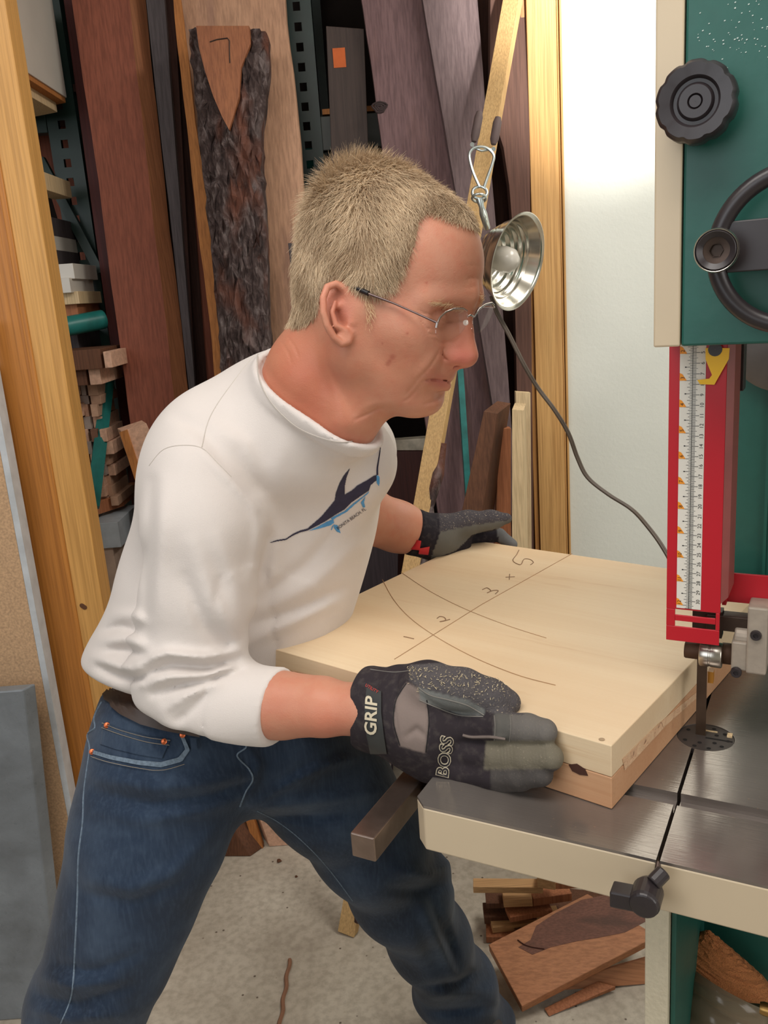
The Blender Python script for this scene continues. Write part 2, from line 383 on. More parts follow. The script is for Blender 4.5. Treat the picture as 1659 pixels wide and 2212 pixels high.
# curved walnut slab beside the casing
poly = [(1060, -60), (1140, -60), (1150, 900), (1118, 900), (1112, 620), (1108, 500), (1100, 400), (1088, 320), (1072, 268), (1058, 230)]
pl = [atP(x, y, (0, 2.345, 0), (0, 1, -.03)) for x, y in poly]
b1 = pl[2].copy(); b2 = pl[3].copy(); d = pl[2]-pl[1]; b1 += d*(b1[2]/-d[2]); b2 = b1+(pl[3]-pl[2]); b1[2] = b2[2] = .001
pl = pl[:3]+[b1, b2]+pl[3:]
m = MB(); m.prism(pl, (0, .04, 0)); tag(m.build('slab', wood('curved_walnut', (118, 84, 70), (86, 60, 54), scale=1.2, rough=.75)), 'brown slab with a curved left edge beside the pine casing', 'wood slab')
# knot
c = atP(820, 232, (0, 2.28, 0), (0, 1, -.09)); m = MB()
for r in (.016, .010, .005): m.tube([c+np.array([r*1.1*math.cos(t)*(1+.25*math.sin(3*t)), -.0015, r*.8*math.sin(t)]) for t in np.linspace(0, 2*math.pi, 18, False)], .0028, 6, closed=True)
bo = [o for o in bpy.data.objects if o.get('label', '').startswith('wide purplish')][0]
m.build('knot', plain('dark_knot', (52, 38, 38), .8), bo)

# barked slab in front
def bark():
    t = NT('rough_bark'); v = t.coords((1, 1, .55))
    n1 = t.noise(v, 42, 6, .65, .8); n2 = t.noise(v, 9, 3)
    vo = t.n('ShaderNodeTexVoronoi'); vo.inputs['Scale'].default_value = 48; t.l(v, vo.inputs[0])
    c = t.ramp(n1, [(.3, s2l((34, 26, 26))), (.5, s2l((74, 60, 58))), (.68, s2l((120, 108, 106))), (.8, s2l((160, 150, 150)))])
    c2 = t.mix(t.ramp(n2, [(.5, (0, 0, 0)), (.66, (.8, .8, .8))]), c, s2l((110, 66, 50)))
    t.set(col=c2, rough=.85, spec=.3); mx = t.mix(.5, n1, vo.outputs[0]); t.bump(mx, .010); return t.m
MBARK = bark()
FP = (0, 2.12, 0); FN = (0, 1, -.12)
bL = [(410, 70), (420, 180), (432, 300), (446, 420), (460, 560), (474, 720), (486, 860)]
bR = [(580, 74), (582, 180), (566, 300), (572, 420), (578, 560), (584, 720), (590, 860)]
m = MB(); nr = 56; nc = 26; vs = []; rb = np.random.RandomState(3)
def interp(L, t):
    x = t*(len(L)-1); i = min(int(x), len(L)-2); w = x-i; return (L[i][0]*(1-w)+L[i+1][0]*w, L[i][1]*(1-w)+L[i+1][1]*w)
floorL = None
A = [[None]*(nc+1) for _ in range(nr+1)]
zlo = .0
for i in range(nr+1):
    t = i/nr
    if t <= .7: l = atP(*interp(bL, t/.7), FP, FN); r = atP(*interp(bR, t/.7), FP, FN)
    else:
        l0 = atP(*bL[-1], FP, FN); r0 = atP(*bR[-1], FP, FN); w = (t-.7)/.3
        l = l0*(1-w)+np.array([l0[0]+.03, 2.12, 0])*w; r = r0*(1-w)+np.array([r0[0]-.01, 2.12, 0])*w
    for j in range(nc+1):
        s = j/nc; edge = min(s, 1-s); jit = rb.normal(0, .003, 3)*(1 if 0 < j < nc else .6)
        hgt = .018+.03*math.sin(math.pi*s)**.6
        A[i][j] = l*(1-s)+r*s+np.array([jit[0], -hgt+jit[1]*1.6, jit[2]*.6])
vs = [p for r in A for p in r]; back = [A[i][j]*1.0 for i in range(nr+1) for j in (0, nc)]
k0 = len(vs); bk = []
for i in range(nr+1):
    for j in (0, nc): bk.append(A[i][j]+np.array([0, .05, 0]))
fs = [(i*(nc+1)+j, i*(nc+1)+j+1, (i+1)*(nc+1)+j+1, (i+1)*(nc+1)+j) for i in range(nr) for j in range(nc)]
for i in range(nr):
    fs += [(i*(nc+1), (i+1)*(nc+1), k0+(i+1)*2, k0+i*2), (i*(nc+1)+nc, k0+i*2+1, k0+(i+1)*2+1, (i+1)*(nc+1)+nc), (k0+i*2, k0+(i+1)*2, k0+(i+1)*2+1, k0+i*2+1)]
m.add(vs+bk, fs+[tuple(range(nc+1))+(k0+1, k0), tuple(nr*(nc+1)+j for j in range(nc+1))+(k0+nr*2+1, k0+nr*2)])
m.v = [(x, y, max(z, .001)) for x, y, z in m.v]
bs = m.build('barked_slab', MBARK, smooth=False); tag(bs, 'shorter slab covered in rough dark bark with a bare wedge marked 7 at its top', 'wood slab')
wedge = [(434, 72), (545, 72), (548, 110), (528, 160), (524, 220), (512, 262), (503, 290), (488, 262), (470, 220), (452, 165), (440, 118)]
yo = -.062
pw = [atP(x, y, FP, FN)+np.array([0, yo, 0]) for x, y in wedge]
m = MB(); m.prism(pw, (0, .035, 0)); m.build('bare_wood_face', W_CH if False else wood('bare_reddish_wood', (178, 116, 76), (140, 84, 58), scale=1.5), bs)
m = MB(); n7 = [(463, 106), (478, 101), (500, 98), (504, 104), (504, 125), (505, 150)]
m.tube([atP(x, y, FP, FN)+np.array([0, yo-.0008, 0]) for x, y in n7], .0014, 5); m.build('pencilled_seven', plain('pencil', (50, 36, 30), .7), bs)

# pale strip that carries the lamp: foot on the floor at left, top far up to the right
MSTRIP = W_TAN
sf = atZ(752, 2015, 0); st = atD(1108, 0, 2.12)
d = st-sf; d /= np.linalg.norm(d); tt = (2.45-sf[2])/d[2]; side = np.array([1., 0, 0]); side -= d*(side @ d); side /= np.linalg.norm(side); dep = np.cross(d, side)
if dep[1] < 0: dep = -dep
m = MB()
wdt, thk = .043, .026
# turned a little so the left face shows
ca, sa = math.cos(.42), math.sin(.42); s1 = side*ca-dep*sa*-1; s1 = side*ca+dep*sa*-1; d1 = dep*ca+side*sa
o0 = sf-s1*wdt/2-d1*thk/2
L = d*tt
m.box(o0, s1*wdt, d1*thk, L)
m.v = [(x, y, max(z, .001)) for x, y, z in m.v]
strip = m.build('wood_strip', MSTRIP, bevel=.001); tag(strip, 'long pale wood strip leaning diagonally behind the man, the clamp lamp hangs from it', 'board')
m = MB(); rb = np.random.RandomState(5); pts = []
for i in range(30):
    t = i/29; p = o0+s1*(wdt+.001)+d1*thk*.4+d*(.03+t*1.15)+rb.normal(0, .002, 3); pts.append(p)
m.tube(pts, [.012+.004*math.sin(i*1.7) for i in range(30)], 7); m.build('bark_edge', MBARK, strip)

# short boards by the casing
def leanbox(name, face, foot, k, depthv, mat, label, cat='board', extra=None):
    n = (0, 1, -k); P = [atP(x, y, (0, foot, 0), n) for x, y in face]   # tl, tr, br, bl
    dl = (P[3]-P[0]); dr = (P[2]-P[1]); P[3] = P[0]+dl*(P[0][2]/-dl[2]); P[2] = P[1]+dr*(P[1][2]/-dr[2])
    P[2][2] = P[3][2] = .001
    m = MB(); m.prism(P, depthv); m.v = [(x, y, max(z, .001)) for x, y, z in m.v]
    return tag(m.build(name, mat, bevel=.0012), label, cat)
leanbox('board', [(1045, 888), (1075, 893), (1040, 1120), (996, 1110)], 1.96, .13, (.045, .075, .013), W_BR, 'short brown walnut board with pale top end standing behind the gloved hand')
leanbox('board', [(1106, 884), (1131, 886), (1134, 1110), (1106, 1110)], 2.02, .05, (.016, .055, .008), W_PALE, 'short pale poplar board in front of the pine casing')
leanbox('board', [(1114, 846), (1146, 848), (1148, 1110), (1118, 1110)], 2.14, .05, (0, .02, 0), W_PALE, 'slightly taller pale board directly behind the short pale poplar board')
leanbox('board', [(1078, 925), (1104, 925), (1104, 1110), (1072, 1110)], 2.10, .05, (0, .03, 0), W_CH, 'short orange brown board between the walnut offcut and the pale boards')
leanbox('board', [(795, 1120), (862, 1120), (858, 1290), (760, 1290)], 2.3, .05, (0, .03, 0), wood('near_black_board', (62, 50, 54), (40, 32, 36)), 'near black board low in the rack behind the forearm')
leanbox('board', [(836, 975), (930, 975), (925, 1120), (830, 1120)], 2.44, .02, (0, .02, 0), wood('deep_red_board', (74, 36, 30), (52, 26, 24)), 'deep reddish board below the scuffed crossbar')
# offcuts low behind the legs
a = atZ(500, 1850, 0); 
m = MB(); p0 = atZ(478, 1842, .0); p1 = atZ(560, 1828, .0); u = p1-p0; u /= np.linalg.norm(u); w = np.array([-u[1], u[0], 0])
P = [atZ(452, 1795, .10), atZ(524, 1740, .12), atZ(577, 1812, .035), atZ(540, 1846, .001)]
m = MB(); q0 = atZ(541, 1850, .001); q1 = atZ(400, 1850, .001); m.hexa([q1, q0, q0+np.array([.035, .04, 0]), q1+np.array([-.02, .10, 0]), q1+np.array([-.08, .06, .19]), q0+np.array([-.075, .035, .14]), q0+np.array([-.03, .085, .15]), q1+np.array([-.05, .16, .19])])
tag(m.build('timber_offcut', W_BR, bevel=.002), 'brown barked timber offcut on the floor seen between the legs', 'offcut')
# narrow dark batten on floor at bottom, a joint strip
m = MB(); a = atZ(626, 2075, .001); b = atZ(603, 2230, .001); m.tube([a+(b-a)*t+np.array([.002*math.sin(t*19), 0, .003]) for t in np.linspace(0, 1, 24)], .0045, 6)
tag(m.build('wood_splinter', plain('splinter', (140, 100, 76), .8)), 'thin brown stick lying on the concrete between the feet', 'stick')
for i, (x, y) in enumerate(((603, 1862), (672, 1850), (640, 1895))):
    c = atZ(x, y, 0); m = MB(); r = .007-.0015*i; m.lathe(c+np.array([0, 0, .0005]), (0, 0, 1), [(r*.5, 0), (r, r*.4), (r*.7, r*.9), (0.0003, r)], 7, mod=lambda t: 1+.25*math.sin(3*t))
    tag(m.build('wood_chip', W_BR), ['largest dark wood chip on the concrete between the legs', 'small wood chip right of the largest chip on the concrete', 'smallest wood chip nearest the viewer on the concrete'][i], 'wood chip', 'wood chips on the concrete')
for (pxs, foot, lab, mt) in (([(978, 1780), (1006, 1780), (990, 1900), (966, 1900)], 2.25, 'tan board foot standing behind the far knee under the table', W_TAN), ([(1108, 1780), (1134, 1780), (1132, 1915), (1108, 1910)], 2.4, 'orange board foot standing behind the scrap pile', W_CH)):
    leanbox('board', pxs, foot, .08, (0, .03, 0), mt, lab)
# ------------------------------------------------------------ things standing at the left
W_JAMB = wood('varnished_pine', (226, 176, 106), (204, 146, 76), scale=1.3, ring=.8, rough=.38)
W_JAMB2 = wood('orange_varnished_pine', (204, 138, 66), (180, 112, 50), scale=1.3, ring=.7, rough=.38)
MPB = plain('particle_board', (196, 160, 124), .8, scale=220, var=.22, bump=.0004)
def vbox(px_ridge, Y, wl, wr, ang, h, name, mats, label, cat, bev=.002, z0=.0005):
    """upright box whose near corner edge passes through px_ridge"""
    c = atY(*px_ridge, Y); a = np.array([math.cos(ang), math.sin(ang), 0]); b = np.array([-math.sin(ang), math.cos(ang), 0])
    o = np.array([c[0], c[1], z0]); m = MB()
    P = [o, o+a*wr, o+a*wr+b*wl, o+b*wl]; m.hexa(P+[p+np.array([0, 0, h-z0]) for p in P])
    return tag(m.build(name, mats, bevel=bev), label, cat), o, a, b
jo, jc, ja, jb = vbox((66, 800), 1.66, .085, .063, .10, 2.55, 'pine_jamb', W_JAMB, 'wide varnished pine board standing upright, nearest board at the left', 'board')
m = MB(); m.box(jc-jb*.004-ja*.0+np.array([0, 0, .0]), ja*.010, jb*.004, np.array([0, 0, 2.549])); m.build('moulded_edge', W_JAMB2, jo, bevel=.0015)
m = MB(); m.box(jc-ja*.066+jb*.006, ja*.065, jb*.05, np.array([0, 0, 2.549])); m.build('orange_side', W_JAMB2, jo, bevel=.0015); 
kn = atP(180, 1310, jc, jb); m = MB(); m.lathe(kn-jb*.0012, jb, [(.0001, -.0006), (.006, -.0004), (.0065, .001)], 14, mod=lambda t: 1+.3*math.sin(2*t)); m.build('knot', plain('jamb_knot', (96, 58, 30), .7), jo)
# particle board panel with pale laminated edge
m = MB(); c1 = atZ(150, 1960, 0)
pe = atY(96, 1500, 1.60); 
m.box((pe[0]-.56, 1.602, .0005), (.56, 0, 0), (0, .020, 0), (0, 0, 1.37)); pb = m.build('particle_board_panel', MPB); tag(pb, 'tan particle board panel standing behind the grey slab', 'panel')
m = MB(); m.box((pe[0]+.0005, 1.602, .0005), (.012, 0, 0), (0, .035, 0), (0, 0, 1.45)); pb2 = m.build('laminated_panel', plain('grey_white_laminate', (196, 200, 204), .35)); tag(pb2, 'pale grey laminated panel edge between particle board and pine board', 'panel')
# grey slab
sr = atZ(128, 2196, 0); tr = atY(50, 1490, sr[1])
def greystone():
    t = NT('grey_stone'); v = t.coords(); n = t.noise(v, 8, 5, .6, .4); n2 = t.noise(v, 90, 4)
    t.set(col=t.ramp(n, [(.3, s2l((104, 108, 112))), (.7, s2l((134, 140, 146)))]), rough=t.ramp(n2, [(.3, (.25,)*3), (.7, (.42,)*3)]), spec=.5); t.bump(n2, .0005); return t.m
m = MB(); e = np.array([.010, .028, 0])
xr = sr[0]; y0 = sr[1]
m.hexa([(xr-.5, y0, .0005), (xr, y0, .0005), (xr+.014, y0+.026, .0005), (xr-.5, y0+.026, .0005), (xr-.55, y0, tr[2]), (tr[0], y0, tr[2]), (tr[0]+.014, y0+.026, tr[2]), (xr-.55, y0+.026, tr[2])])
tag(m.build('stone_slab', greystone(), bevel=.003), 'dark grey stone slab standing on the floor at the lower left', 'slab')

# ------------------------------------------------------------ goods on the rack at the left
W_LAM = plain('white_melamine', (206, 200, 190), .3, var=.05, scale=8)
gr = 'stored panels and blocks in the left rack'
def pbox(x0, y0, x1, y1, Y, dep, name, mat, label, cat, group=None, skew=0., bev=.001, z0=None):
    a = atY(x0, y0, Y); b = atY(x1, y1, Y); m = MB(); zz = b[2] if z0 is None else z0
    o = np.array([a[0], Y, zz]); w = b[0]-a[0]; h = a[2]-zz
    m.hexa([o, o+np.array([w, skew, 0]), o+np.array([w, skew+dep, 0]), o+np.array([0, dep, 0])]+[q+np.array([0, 0, h]) for q in (o, o+np.array([w, skew, 0]), o+np.array([w, skew+dep, 0]), o+np.array([0, dep, 0]))])
    return tag(m.build(name, mat, bevel=bev), label, cat, group)
pbox(-120, -60, 84, 172, 2.30, .3, 'white_panel', W_LAM, 'glossy white melamine panel resting high in the rack at the upper left', 'panel', skew=-.10)
pbox(-120, 176, 82, 184, 2.30, .3, 'plywood_sheet', W_ORG, 'thin plywood sheet under the white melamine panel', 'panel', skew=-.10)
pbox(-90, 186, 72, 212, 2.32, .25, 'timber_beam', W_PALE, 'thick pale timber under the thin plywood sheet at upper left', 'timber', skew=-.08)
blk = [((50, 374), (100, 410), 2.34, W_PALE, 'pale square timber end on the rack arm level with the barked slab top', 'timber block'),
 ((70, 470), (112, 508), 2.42, W_GREY, 'dark grey block topmost in the white stack', 'timber block'),
 ((80, 509), (116, 540), 2.42, W_LAM, 'white block directly under the dark grey block', 'timber block'),
 ((90, 541), (122, 572), 2.42, W_GREY, 'grey block under the upper white block', 'timber block'),
 ((96, 573), (162, 602), 2.36, W_LAM, 'wide white block with a tan streak in the left stack', 'timber block'),
 ((104, 603), (154, 632), 2.34, W_LAM, 'white block below the wide white block', 'timber block'),
 ((112, 633), (172, 656), 2.36, W_PALE, 'cream block below the two white blocks', 'timber block'),
 ((116, 657), (172, 696), 2.38, W_CH, 'tan box board at the bottom of the white stack', 'timber block'),
 ((128, 722), (172, 756), 2.42, W_GREY, 'grey block behind the round green bar', 'timber block'),
 ((100, 762), (222, 796), 2.24, W_BR, 'reddish brown beam with pale end below the round green bar', 'timber block'),
 ((110, 800), (190, 832), 2.27, W_BR, 'shorter brown beam below the reddish beam with pale end', 'timber block')]
for (a, b, Y, mt, lb, ct) in blk:
    o = pbox(*a, *b, Y, .2, 'timber_block', mt, lb, ct, gr)
for (a, b, Y, par) in (((222, 760), (243, 794), 2.235, 'reddish'), ((190, 797), (220, 830), 2.265, 'shorter')):
    p = [o for o in bpy.data.objects if o.get('label', '').startswith(par) and o.get('group') == gr][0]
    A0 = atY(*a, Y); B0 = atY(*b, Y); m = MB(); m.box((A0[0], Y, B0[2]), (B0[0]-A0[0], 0, 0), (0, .2, 0), (0, 0, A0[2]-B0[2])); m.build('end_grain', W_END, p, bevel=.001)
# small block ends piled below: each its own thing
mats_e = [W_END, plain('tan_end', (186, 148, 122), .8, scale=80), plain('brown_end', (120, 84, 66), .8, scale=80), plain('grey_end', (158, 142, 132), .8, scale=80)]
rb = random.Random(11); n = 0
rowy = 832; lay = 0
while rowy < 1085:
    hgt = rb.choice((19, 23, 27)); x = 150+(rowy-832)*.17+rb.uniform(-4, 4); xe = 206+(rowy-832)*.16
    while x < xe:
        w = rb.choice((15, 20, 26)); Y = 2.36+rb.uniform(-.018, .018)
        n += 1
        o = pbox(x, rowy, x+w-1.2, rowy+hgt-1.2, Y, .16, 'block_end', mats_e[rb.randrange(4)], 'small square block end in the pile behind the teal diagonal brace', 'timber block', 'small block ends piled behind the teal brace', bev=.0008)
        x += w
    rowy += hgt
pbox(198, 1088, 246, 1112, 2.30, .2, 'timber_beam', W_CH, 'reddish timber carrying the pile of small block ends', 'timber', skew=.10)
pbox(196, 1132, 262, 1182, 2.26, .2, 'plastic_box', plain('pale_blue_plastic', (172, 180, 186), .4), 'pale blue grey box low in the rack beside the shirt', 'box')
pbox(200, 1184, 262, 1300, 2.27, .2, 'cream_box', plain('cream_card', (182, 158, 140), .7), 'cream box under the pale blue grey box', 'box')
# board leaning against rack with pale face
leanbox('board', [(262, 932), (316, 914), (400, 1100), (322, 1100)], 2.06, .10, (-.02, .035, .004), W_END, 'short board with pale face and orange edge just behind the shoulder')
bo = bpy.data.objects[[o.name for o in bpy.data.objects if o.get('label', '').startswith('short board with pale')][0]]
n_ = (0, 1, -.10); P = [atP(x, y, (0, 2.055, 0), n_) for x, y in ((258, 934), (274, 928), (330, 1100), (312, 1100))]
dl = P[3]-P[0]; dr = P[2]-P[1]; P[3] = P[0]+dl*(P[0][2]/-dl[2]); P[2] = P[1]+dr*(P[1][2]/-dr[2])
m = MB(); m.prism(P, (0, .02, 0)); m.v = [(x, y, max(z, .001)) for x, y, z in m.v]; m.build('orange_edge', W_ORG, bo)

# ------------------------------------------------------------ clamp lamp
LD = 2.0
def atd(px, py, d): return CAMO+W2C.T @ np.array([(px-CX)/FPX*d, (py-CY)/FPX*d, d])
MALU = plain('spun_aluminium', (226, 222, 212), .2, 1., .06, 8)
MWIRE = plain('zinc_wire', (206, 216, 216), .3, .9, .05)
MRUB = plain('brown_grey_rubber', (92, 76, 74), .7)
ax = W2C.T @ np.array([.76, .34, -.56]); ax /= np.linalg.norm(ax)
rc = atd(1117, 566, LD-.02)
lamp = empty('clamp_lamp', rc+np.array([0, 0, -.12]), 'silver aluminium reflector clamp lamp hanging behind the forehead', 'lamp')
prof = []
for i in range(25):
    t = i/24; r = .026+.079*t**.62; h = -.098+.098*t
    r += .0016*math.sin(t*40)*(1 if .12 < t < .75 else 0); prof.append((r, h))
prof += [(.110, .001), (.1115, .0035), (.1095, .0045), (.107, .003)]
prof2 = prof+[(r-.0016, h+.001) for r, h in reversed(prof[:-4])]
m = MB(); m.lathe(rc, ax, prof2, 56); m.build('reflector', MALU, lamp, smooth=True)
m = MB(); m.lathe(rc, ax, [(.0005, -.165), (.017, -.163), (.021, -.14), (.023, -.10), (.026, -.097)], 24); m.build('socket', MRUB, lamp, smooth=True)
m = MB(); m.lathe(rc, ax, [(.013, -.11), (.014, -.085), (.026, -.06), (.0305, -.035), (.027, -.014), (.014, -.001), (.0003, .002)], 28); m.build('bulb', plain('frosted_bulb', (206, 200, 190), .25, var=.02), lamp, smooth=True)
hk = [(1036, 404), (1022, 372), (1014, 340), (1018, 324), (1034, 317), (1052, 320), (1066, 334), (1064, 352), (1052, 386), (1046, 404)]
D1 = 1.965
m = MB(); m.tube(smooth_pts([atd(x, y, D1) for x, y in hk], 5), .0034, 8); m.tube([atd(1036+16*math.cos(t), 416+13*math.sin(t), D1-.004*math.sin(t)) for t in np.linspace(0, 2*math.pi, 20, False)], .0034, 8, closed=True)
m.tube([atd(1035+15*math.cos(t), 428+9*math.sin(t), D1+.016*math.sin(t)) for t in np.linspace(0, 2*math.pi, 16, False)], .003, 8, closed=True)
m.tube([atd(1022, 318, D1+.01), atd(1040, 326, D1), atd(1066, 322, D1+.01)], .0028, 8)
m.build('hanging_hook', MWIRE, lamp, smooth=True)
m = MB(); m.tube([atd(1036, 430, D1), atd(1040, 446, D1), atd(1044, 462, D1+.01), atd(1052, 492, LD+.02)], [.009, .006, .009, .008], 10); m.build('swivel', MWIRE, lamp, smooth=True)
for (x0, y0, x1, y1) in ((1036, 242, 1024, 306), (1076, 254, 1066, 312)):
    m = MB(); a = atd(x0, y0, 1.99); b = atd(x1, y1, 1.99); m.tube([a, a+(b-a)*.2, a+(b-a)*.8, b], [.007, .0105, .0105, .006], 10); m.build('clamp_jaw', MRUB, lamp, smooth=True)
for x, y in ((1066, 322), (1020, 312)):
    m = MB(); m.tube([atd(x, y, 1.97), atd(x, y, 2.02)], .005, 10); m.build('clamp_pivot', MWIRE, lamp, smooth=True)
cd = [(1060, 640, 2.04), (1072, 676, 2.06), (1098, 724, 2.07), (1130, 788, 2.08), (1160, 838, 2.1), (1196, 886, 2.1), (1226, 936, 2.12), (1246, 990, 2.14), (1268, 1032, 2.14), (1312, 1068, 2.12), (1362, 1100, 2.1), (1396, 1136, 2.06), (1432, 1186, 2.02), (1470, 1260, 1.98), (1500, 1340, 1.95)]
cp = smooth_pts([atd(*c) for c in cd]); e = cp[-1]; cp += [e+np.array([.02, .02, -.3]), np.array([e[0]+.05, e[1]+.05, .006]), np.array([e[0]+.4, e[1]+.1, .006])]
m = MB(); m.tube(cp, .0034, 8); m.tube([p+np.array([.0045, .001, 0]) for p in cp], .0034, 8); m.build('power_cord', plain('brown_cord', (88, 76, 66), .5), lamp, smooth=True)

# ------------------------------------------------------------ scrap pile at lower right
def slabtop(name, pts, th, mat, label, cat='offcut', bevel=.0015):
    P = [atZ(x, y, z) for x, y, z in pts]; n = np.cross(P[1]-P[0], P[2]-P[0]); n /= np.linalg.norm(n)
    if n[2] < 0: n = -n
    # make planar
    P = [p-n*((p-P[0]) @ n) for p in P]
    m = MB(); m.prism(P, -n*th); m.v = [(x, y, max(z, .001)) for x, y, z in m.v]; return tag(m.build(name, mat, bevel=bevel), label, cat), P, n
W_CHS = wood('cherry_slab_wood', (206, 146, 106), (180, 118, 80), rot=(0, 1.35, .4), scale=1.2, ring=.8, rough=.6)
cs, CP_, cn = slabtop('cherry_slab', [(1055, 2040, .085), (1127, 2174, .035), (1420, 2022, .10), (1270, 1912, .17)], .030, W_CHS, 'large cherry slab with a bark void lying on the scrap pile under the table')
void = [(1120, 2046), (1146, 2030), (1158, 2000), (1200, 1972), (1256, 1944), (1312, 1932), (1372, 1930), (1396, 1944), (1396, 1990), (1350, 2014), (1290, 2026), (1250, 2032), (1190, 2046), (1150, 2062)]
def onplane(pts, p, n, off): return [atP(x, y, p+n*off, n) for x, y in pts]
m = MB(); m.prism(onplane(void, CP_[0], cn, .0006), -cn*.001); m.build('bark_inclusion', wood('bark_inclusion_wood', (150, 100, 82), (104, 70, 58), rot=(0, 1.35, .4), scale=3, streak=(84, 60, 50)), cs)
m = MB(); m.tube(smooth_pts(onplane([(1118, 2030), (1132, 2040), (1150, 2046), (1176, 2050)], CP_[0], cn, .0012)), .0012, 5); m.build('crack', plain('dark_crack', (72, 36, 26), .9), cs)
slabtop('board_offcut', [(1180, 2142, .012), (1175, 2132, .02), (1420, 2062, .045), (1420, 2140, .012)], .012, W_CHS, 'flat orange board directly under the large cherry slab')
slabtop('board_offcut', [(1186, 2196, .002), (1176, 2178, .006), (1290, 2120, .02), (1330, 2130, .018)], .012, W_CH, 'narrow orange batten with one end showing below the cherry slab')
def scrap(x, y, z, ln, wd, th, ang, mat, label):
    p = atZ(x, y, z); a = np.array([math.cos(ang), math.sin(ang), 0]); b = np.array([-a[1], a[0], 0])
    m = MB(); m.box(p-np.array([0, 0, th]), a*ln, b*wd, np.array([0, 0, th])); m.v = [(q[0], q[1], max(q[2], .001)) for q in m.v]
    tag(m.build('wood_offcut', mat, bevel=.001), label, 'offcut', 'offcuts in the scrap pile')
W_S1 = wood('pale_offcut', (222, 180, 130), (196, 148, 100), rot=(0, 1.57, 0), scale=1.5)
scrap(1022, 1916, .145, .155, .03, .016, -.12, W_S1, 'long pale batten sticking out left at the top of the scrap pile')
scrap(1160, 1896, .175, .04, .06, .026, -.3, W_S1, 'pale block end at the very top of the scrap pile')
scrap(1192, 1908, .165, .10, .04, .016, -.05, W_CH, 'toothed edge offcut at the top right of the scrap pile')
scrap(1088, 1946, .10, .065, .05, .018, -.05, W_S1, 'short bright block under the long pale batten')
scrap(1152, 1942, .10, .09, .05, .02, .1, W_CH, 'dull brown block right of the short bright block')
scrap(1050, 1952, .075, .10, .05, .014, -.08, W_BR, 'dark thin offcut under the short bright block')
scrap(1046, 1982, .045, .12, .05, .018, -.05, W_BR, 'shaded brown offcut low at the left of the scrap pile')
scrap(1102, 1982, .07, .10, .04, .014, .15, W_CH, 'small tan offcut just above the cherry slab edge')
scrap(1064, 2004, .035, .16, .05, .016, .05, W_S1, 'bright batten end beside the left corner of the cherry slab')
scrap(1050, 2024, .018, .16, .05, .016, -.12, W_CH, 'lowest offcut at the left foot of the scrap pile')
scrap(1110, 2010, .028, .26, .16, .026, -.25, W_BR, 'broad hidden offcut that props the cherry slab')
# ------------------------------------------------------------ bandsaw
MBEI = plain('beige_enamel', (204, 186, 158), .38, var=.03, scale=5)
MBGN = plain('dark_green_enamel', (30, 88, 78), .42, var=.05, scale=60, bump=.0003)
MBTX = plain('textured_beige_paint', (208, 198, 174), .4, var=.05, scale=180, bump=.0012)
MRED = plain('red_guard_paint', (188, 24, 40), .35, var=.04, scale=6)
MBLK = plain('black_phenolic', (46, 40, 42), .35, var=.08)
MSTE = plain('bright_steel', (200, 194, 184), .28, 1., .1, 40)
MDST = plain('dark_oily_steel', (70, 56, 48), .45, .6, .3, 60)
MCAST = plain('grey_casting', (168, 156, 142), .5, .2, .1, 80, .0004)
def castiron():
    t = NT('planed_cast_iron'); v = t.coords((1, 1, 1), (0, 0, YAW)); n = t.noise(v, 4, 4, .6, .3)
    n2 = t.noise(t.coords((.2, 4, 1), (0, 0, YAW)), 120, 3)
    c = t.ramp(n, [(.3, s2l((118, 108, 102))), (.7, s2l((154, 146, 140)))])
    vo = t.n('ShaderNodeTexVoronoi'); vo.inputs['Scale'].default_value = 60; t.l(v, vo.inputs[0])
    c = t.mix(t.ramp(vo.outputs[0], [(.03, (.6, .6, .6)), (.07, (0, 0, 0))]), c, s2l((170, 150, 130)))
    t.set(col=c, metal=.6, rough=t.ramp(n2, [(.2, (.13,)*3), (.8, (.24,)*3)]), spec=.5); t.bump(n2, .00015); return t.m
MIRON = castiron()
TZ = .975
def bp(x, y, v): p = atP(x, y, VB*v, VB); return float(p @ UB), float(p[2])
saw = empty('bandsaw', S(.02, .9, 0), 'large green and beige bandsaw with cast iron table and red blade guard', 'bandsaw')
def B_(m, name, mat, par=saw, **k): return m.build(name, mat, par, **k)
# table in two halves with slit, mitre slot and insert
UL, US, UR = -.341, -.1125, .30; VF, VR = .642, 1.09; V1, V2 = .727, .748; SL = .0016
ic = (-.104, .862); ir = .0285
def arc_notch(u_at, lo):  # v of insert circle at u
    d = ir*ir-(u_at-ic[0])**2; return ic[1]+(-1 if lo else 1)*math.sqrt(max(d, 0))
m = MB(); ch = .012
m.prism([S(UL+ch, VF, TZ-.02), S(US-SL, VF, TZ-.02), S(US-SL, V1, TZ-.02), S(UL, V1, TZ-.02), S(UL, VF+ch, TZ-.02)], (0, 0, .02))
m.sbox(UL, US-SL, V1, V2, TZ-.02, TZ-.009); 
circ = [(ic[0]+ir*math.cos(t), ic[1]+ir*math.sin(t)) for t in np.linspace(0, 2*math.pi, 64, False)]
uc = US-SL
left = [p for p in circ if p[0] < uc]; left.sort(key=lambda p: p[1])
m.prism([S(uc, V2, TZ-.02), S(UL, V2, TZ-.02), S(UL, VR, TZ-.02), S(uc, VR, TZ-.02)][::-1][:0] or [S(UL, V2, TZ-.02), S(uc, V2, TZ-.02), S(uc, arc_notch(uc, True), TZ-.02)]+[S(*p, TZ-.02) for p in left]+[S(uc, arc_notch(uc, False), TZ-.02), S(uc, VR, TZ-.02), S(UL, VR, TZ-.02)], (0, 0, .02))
B_(m, 'table_half', MIRON)
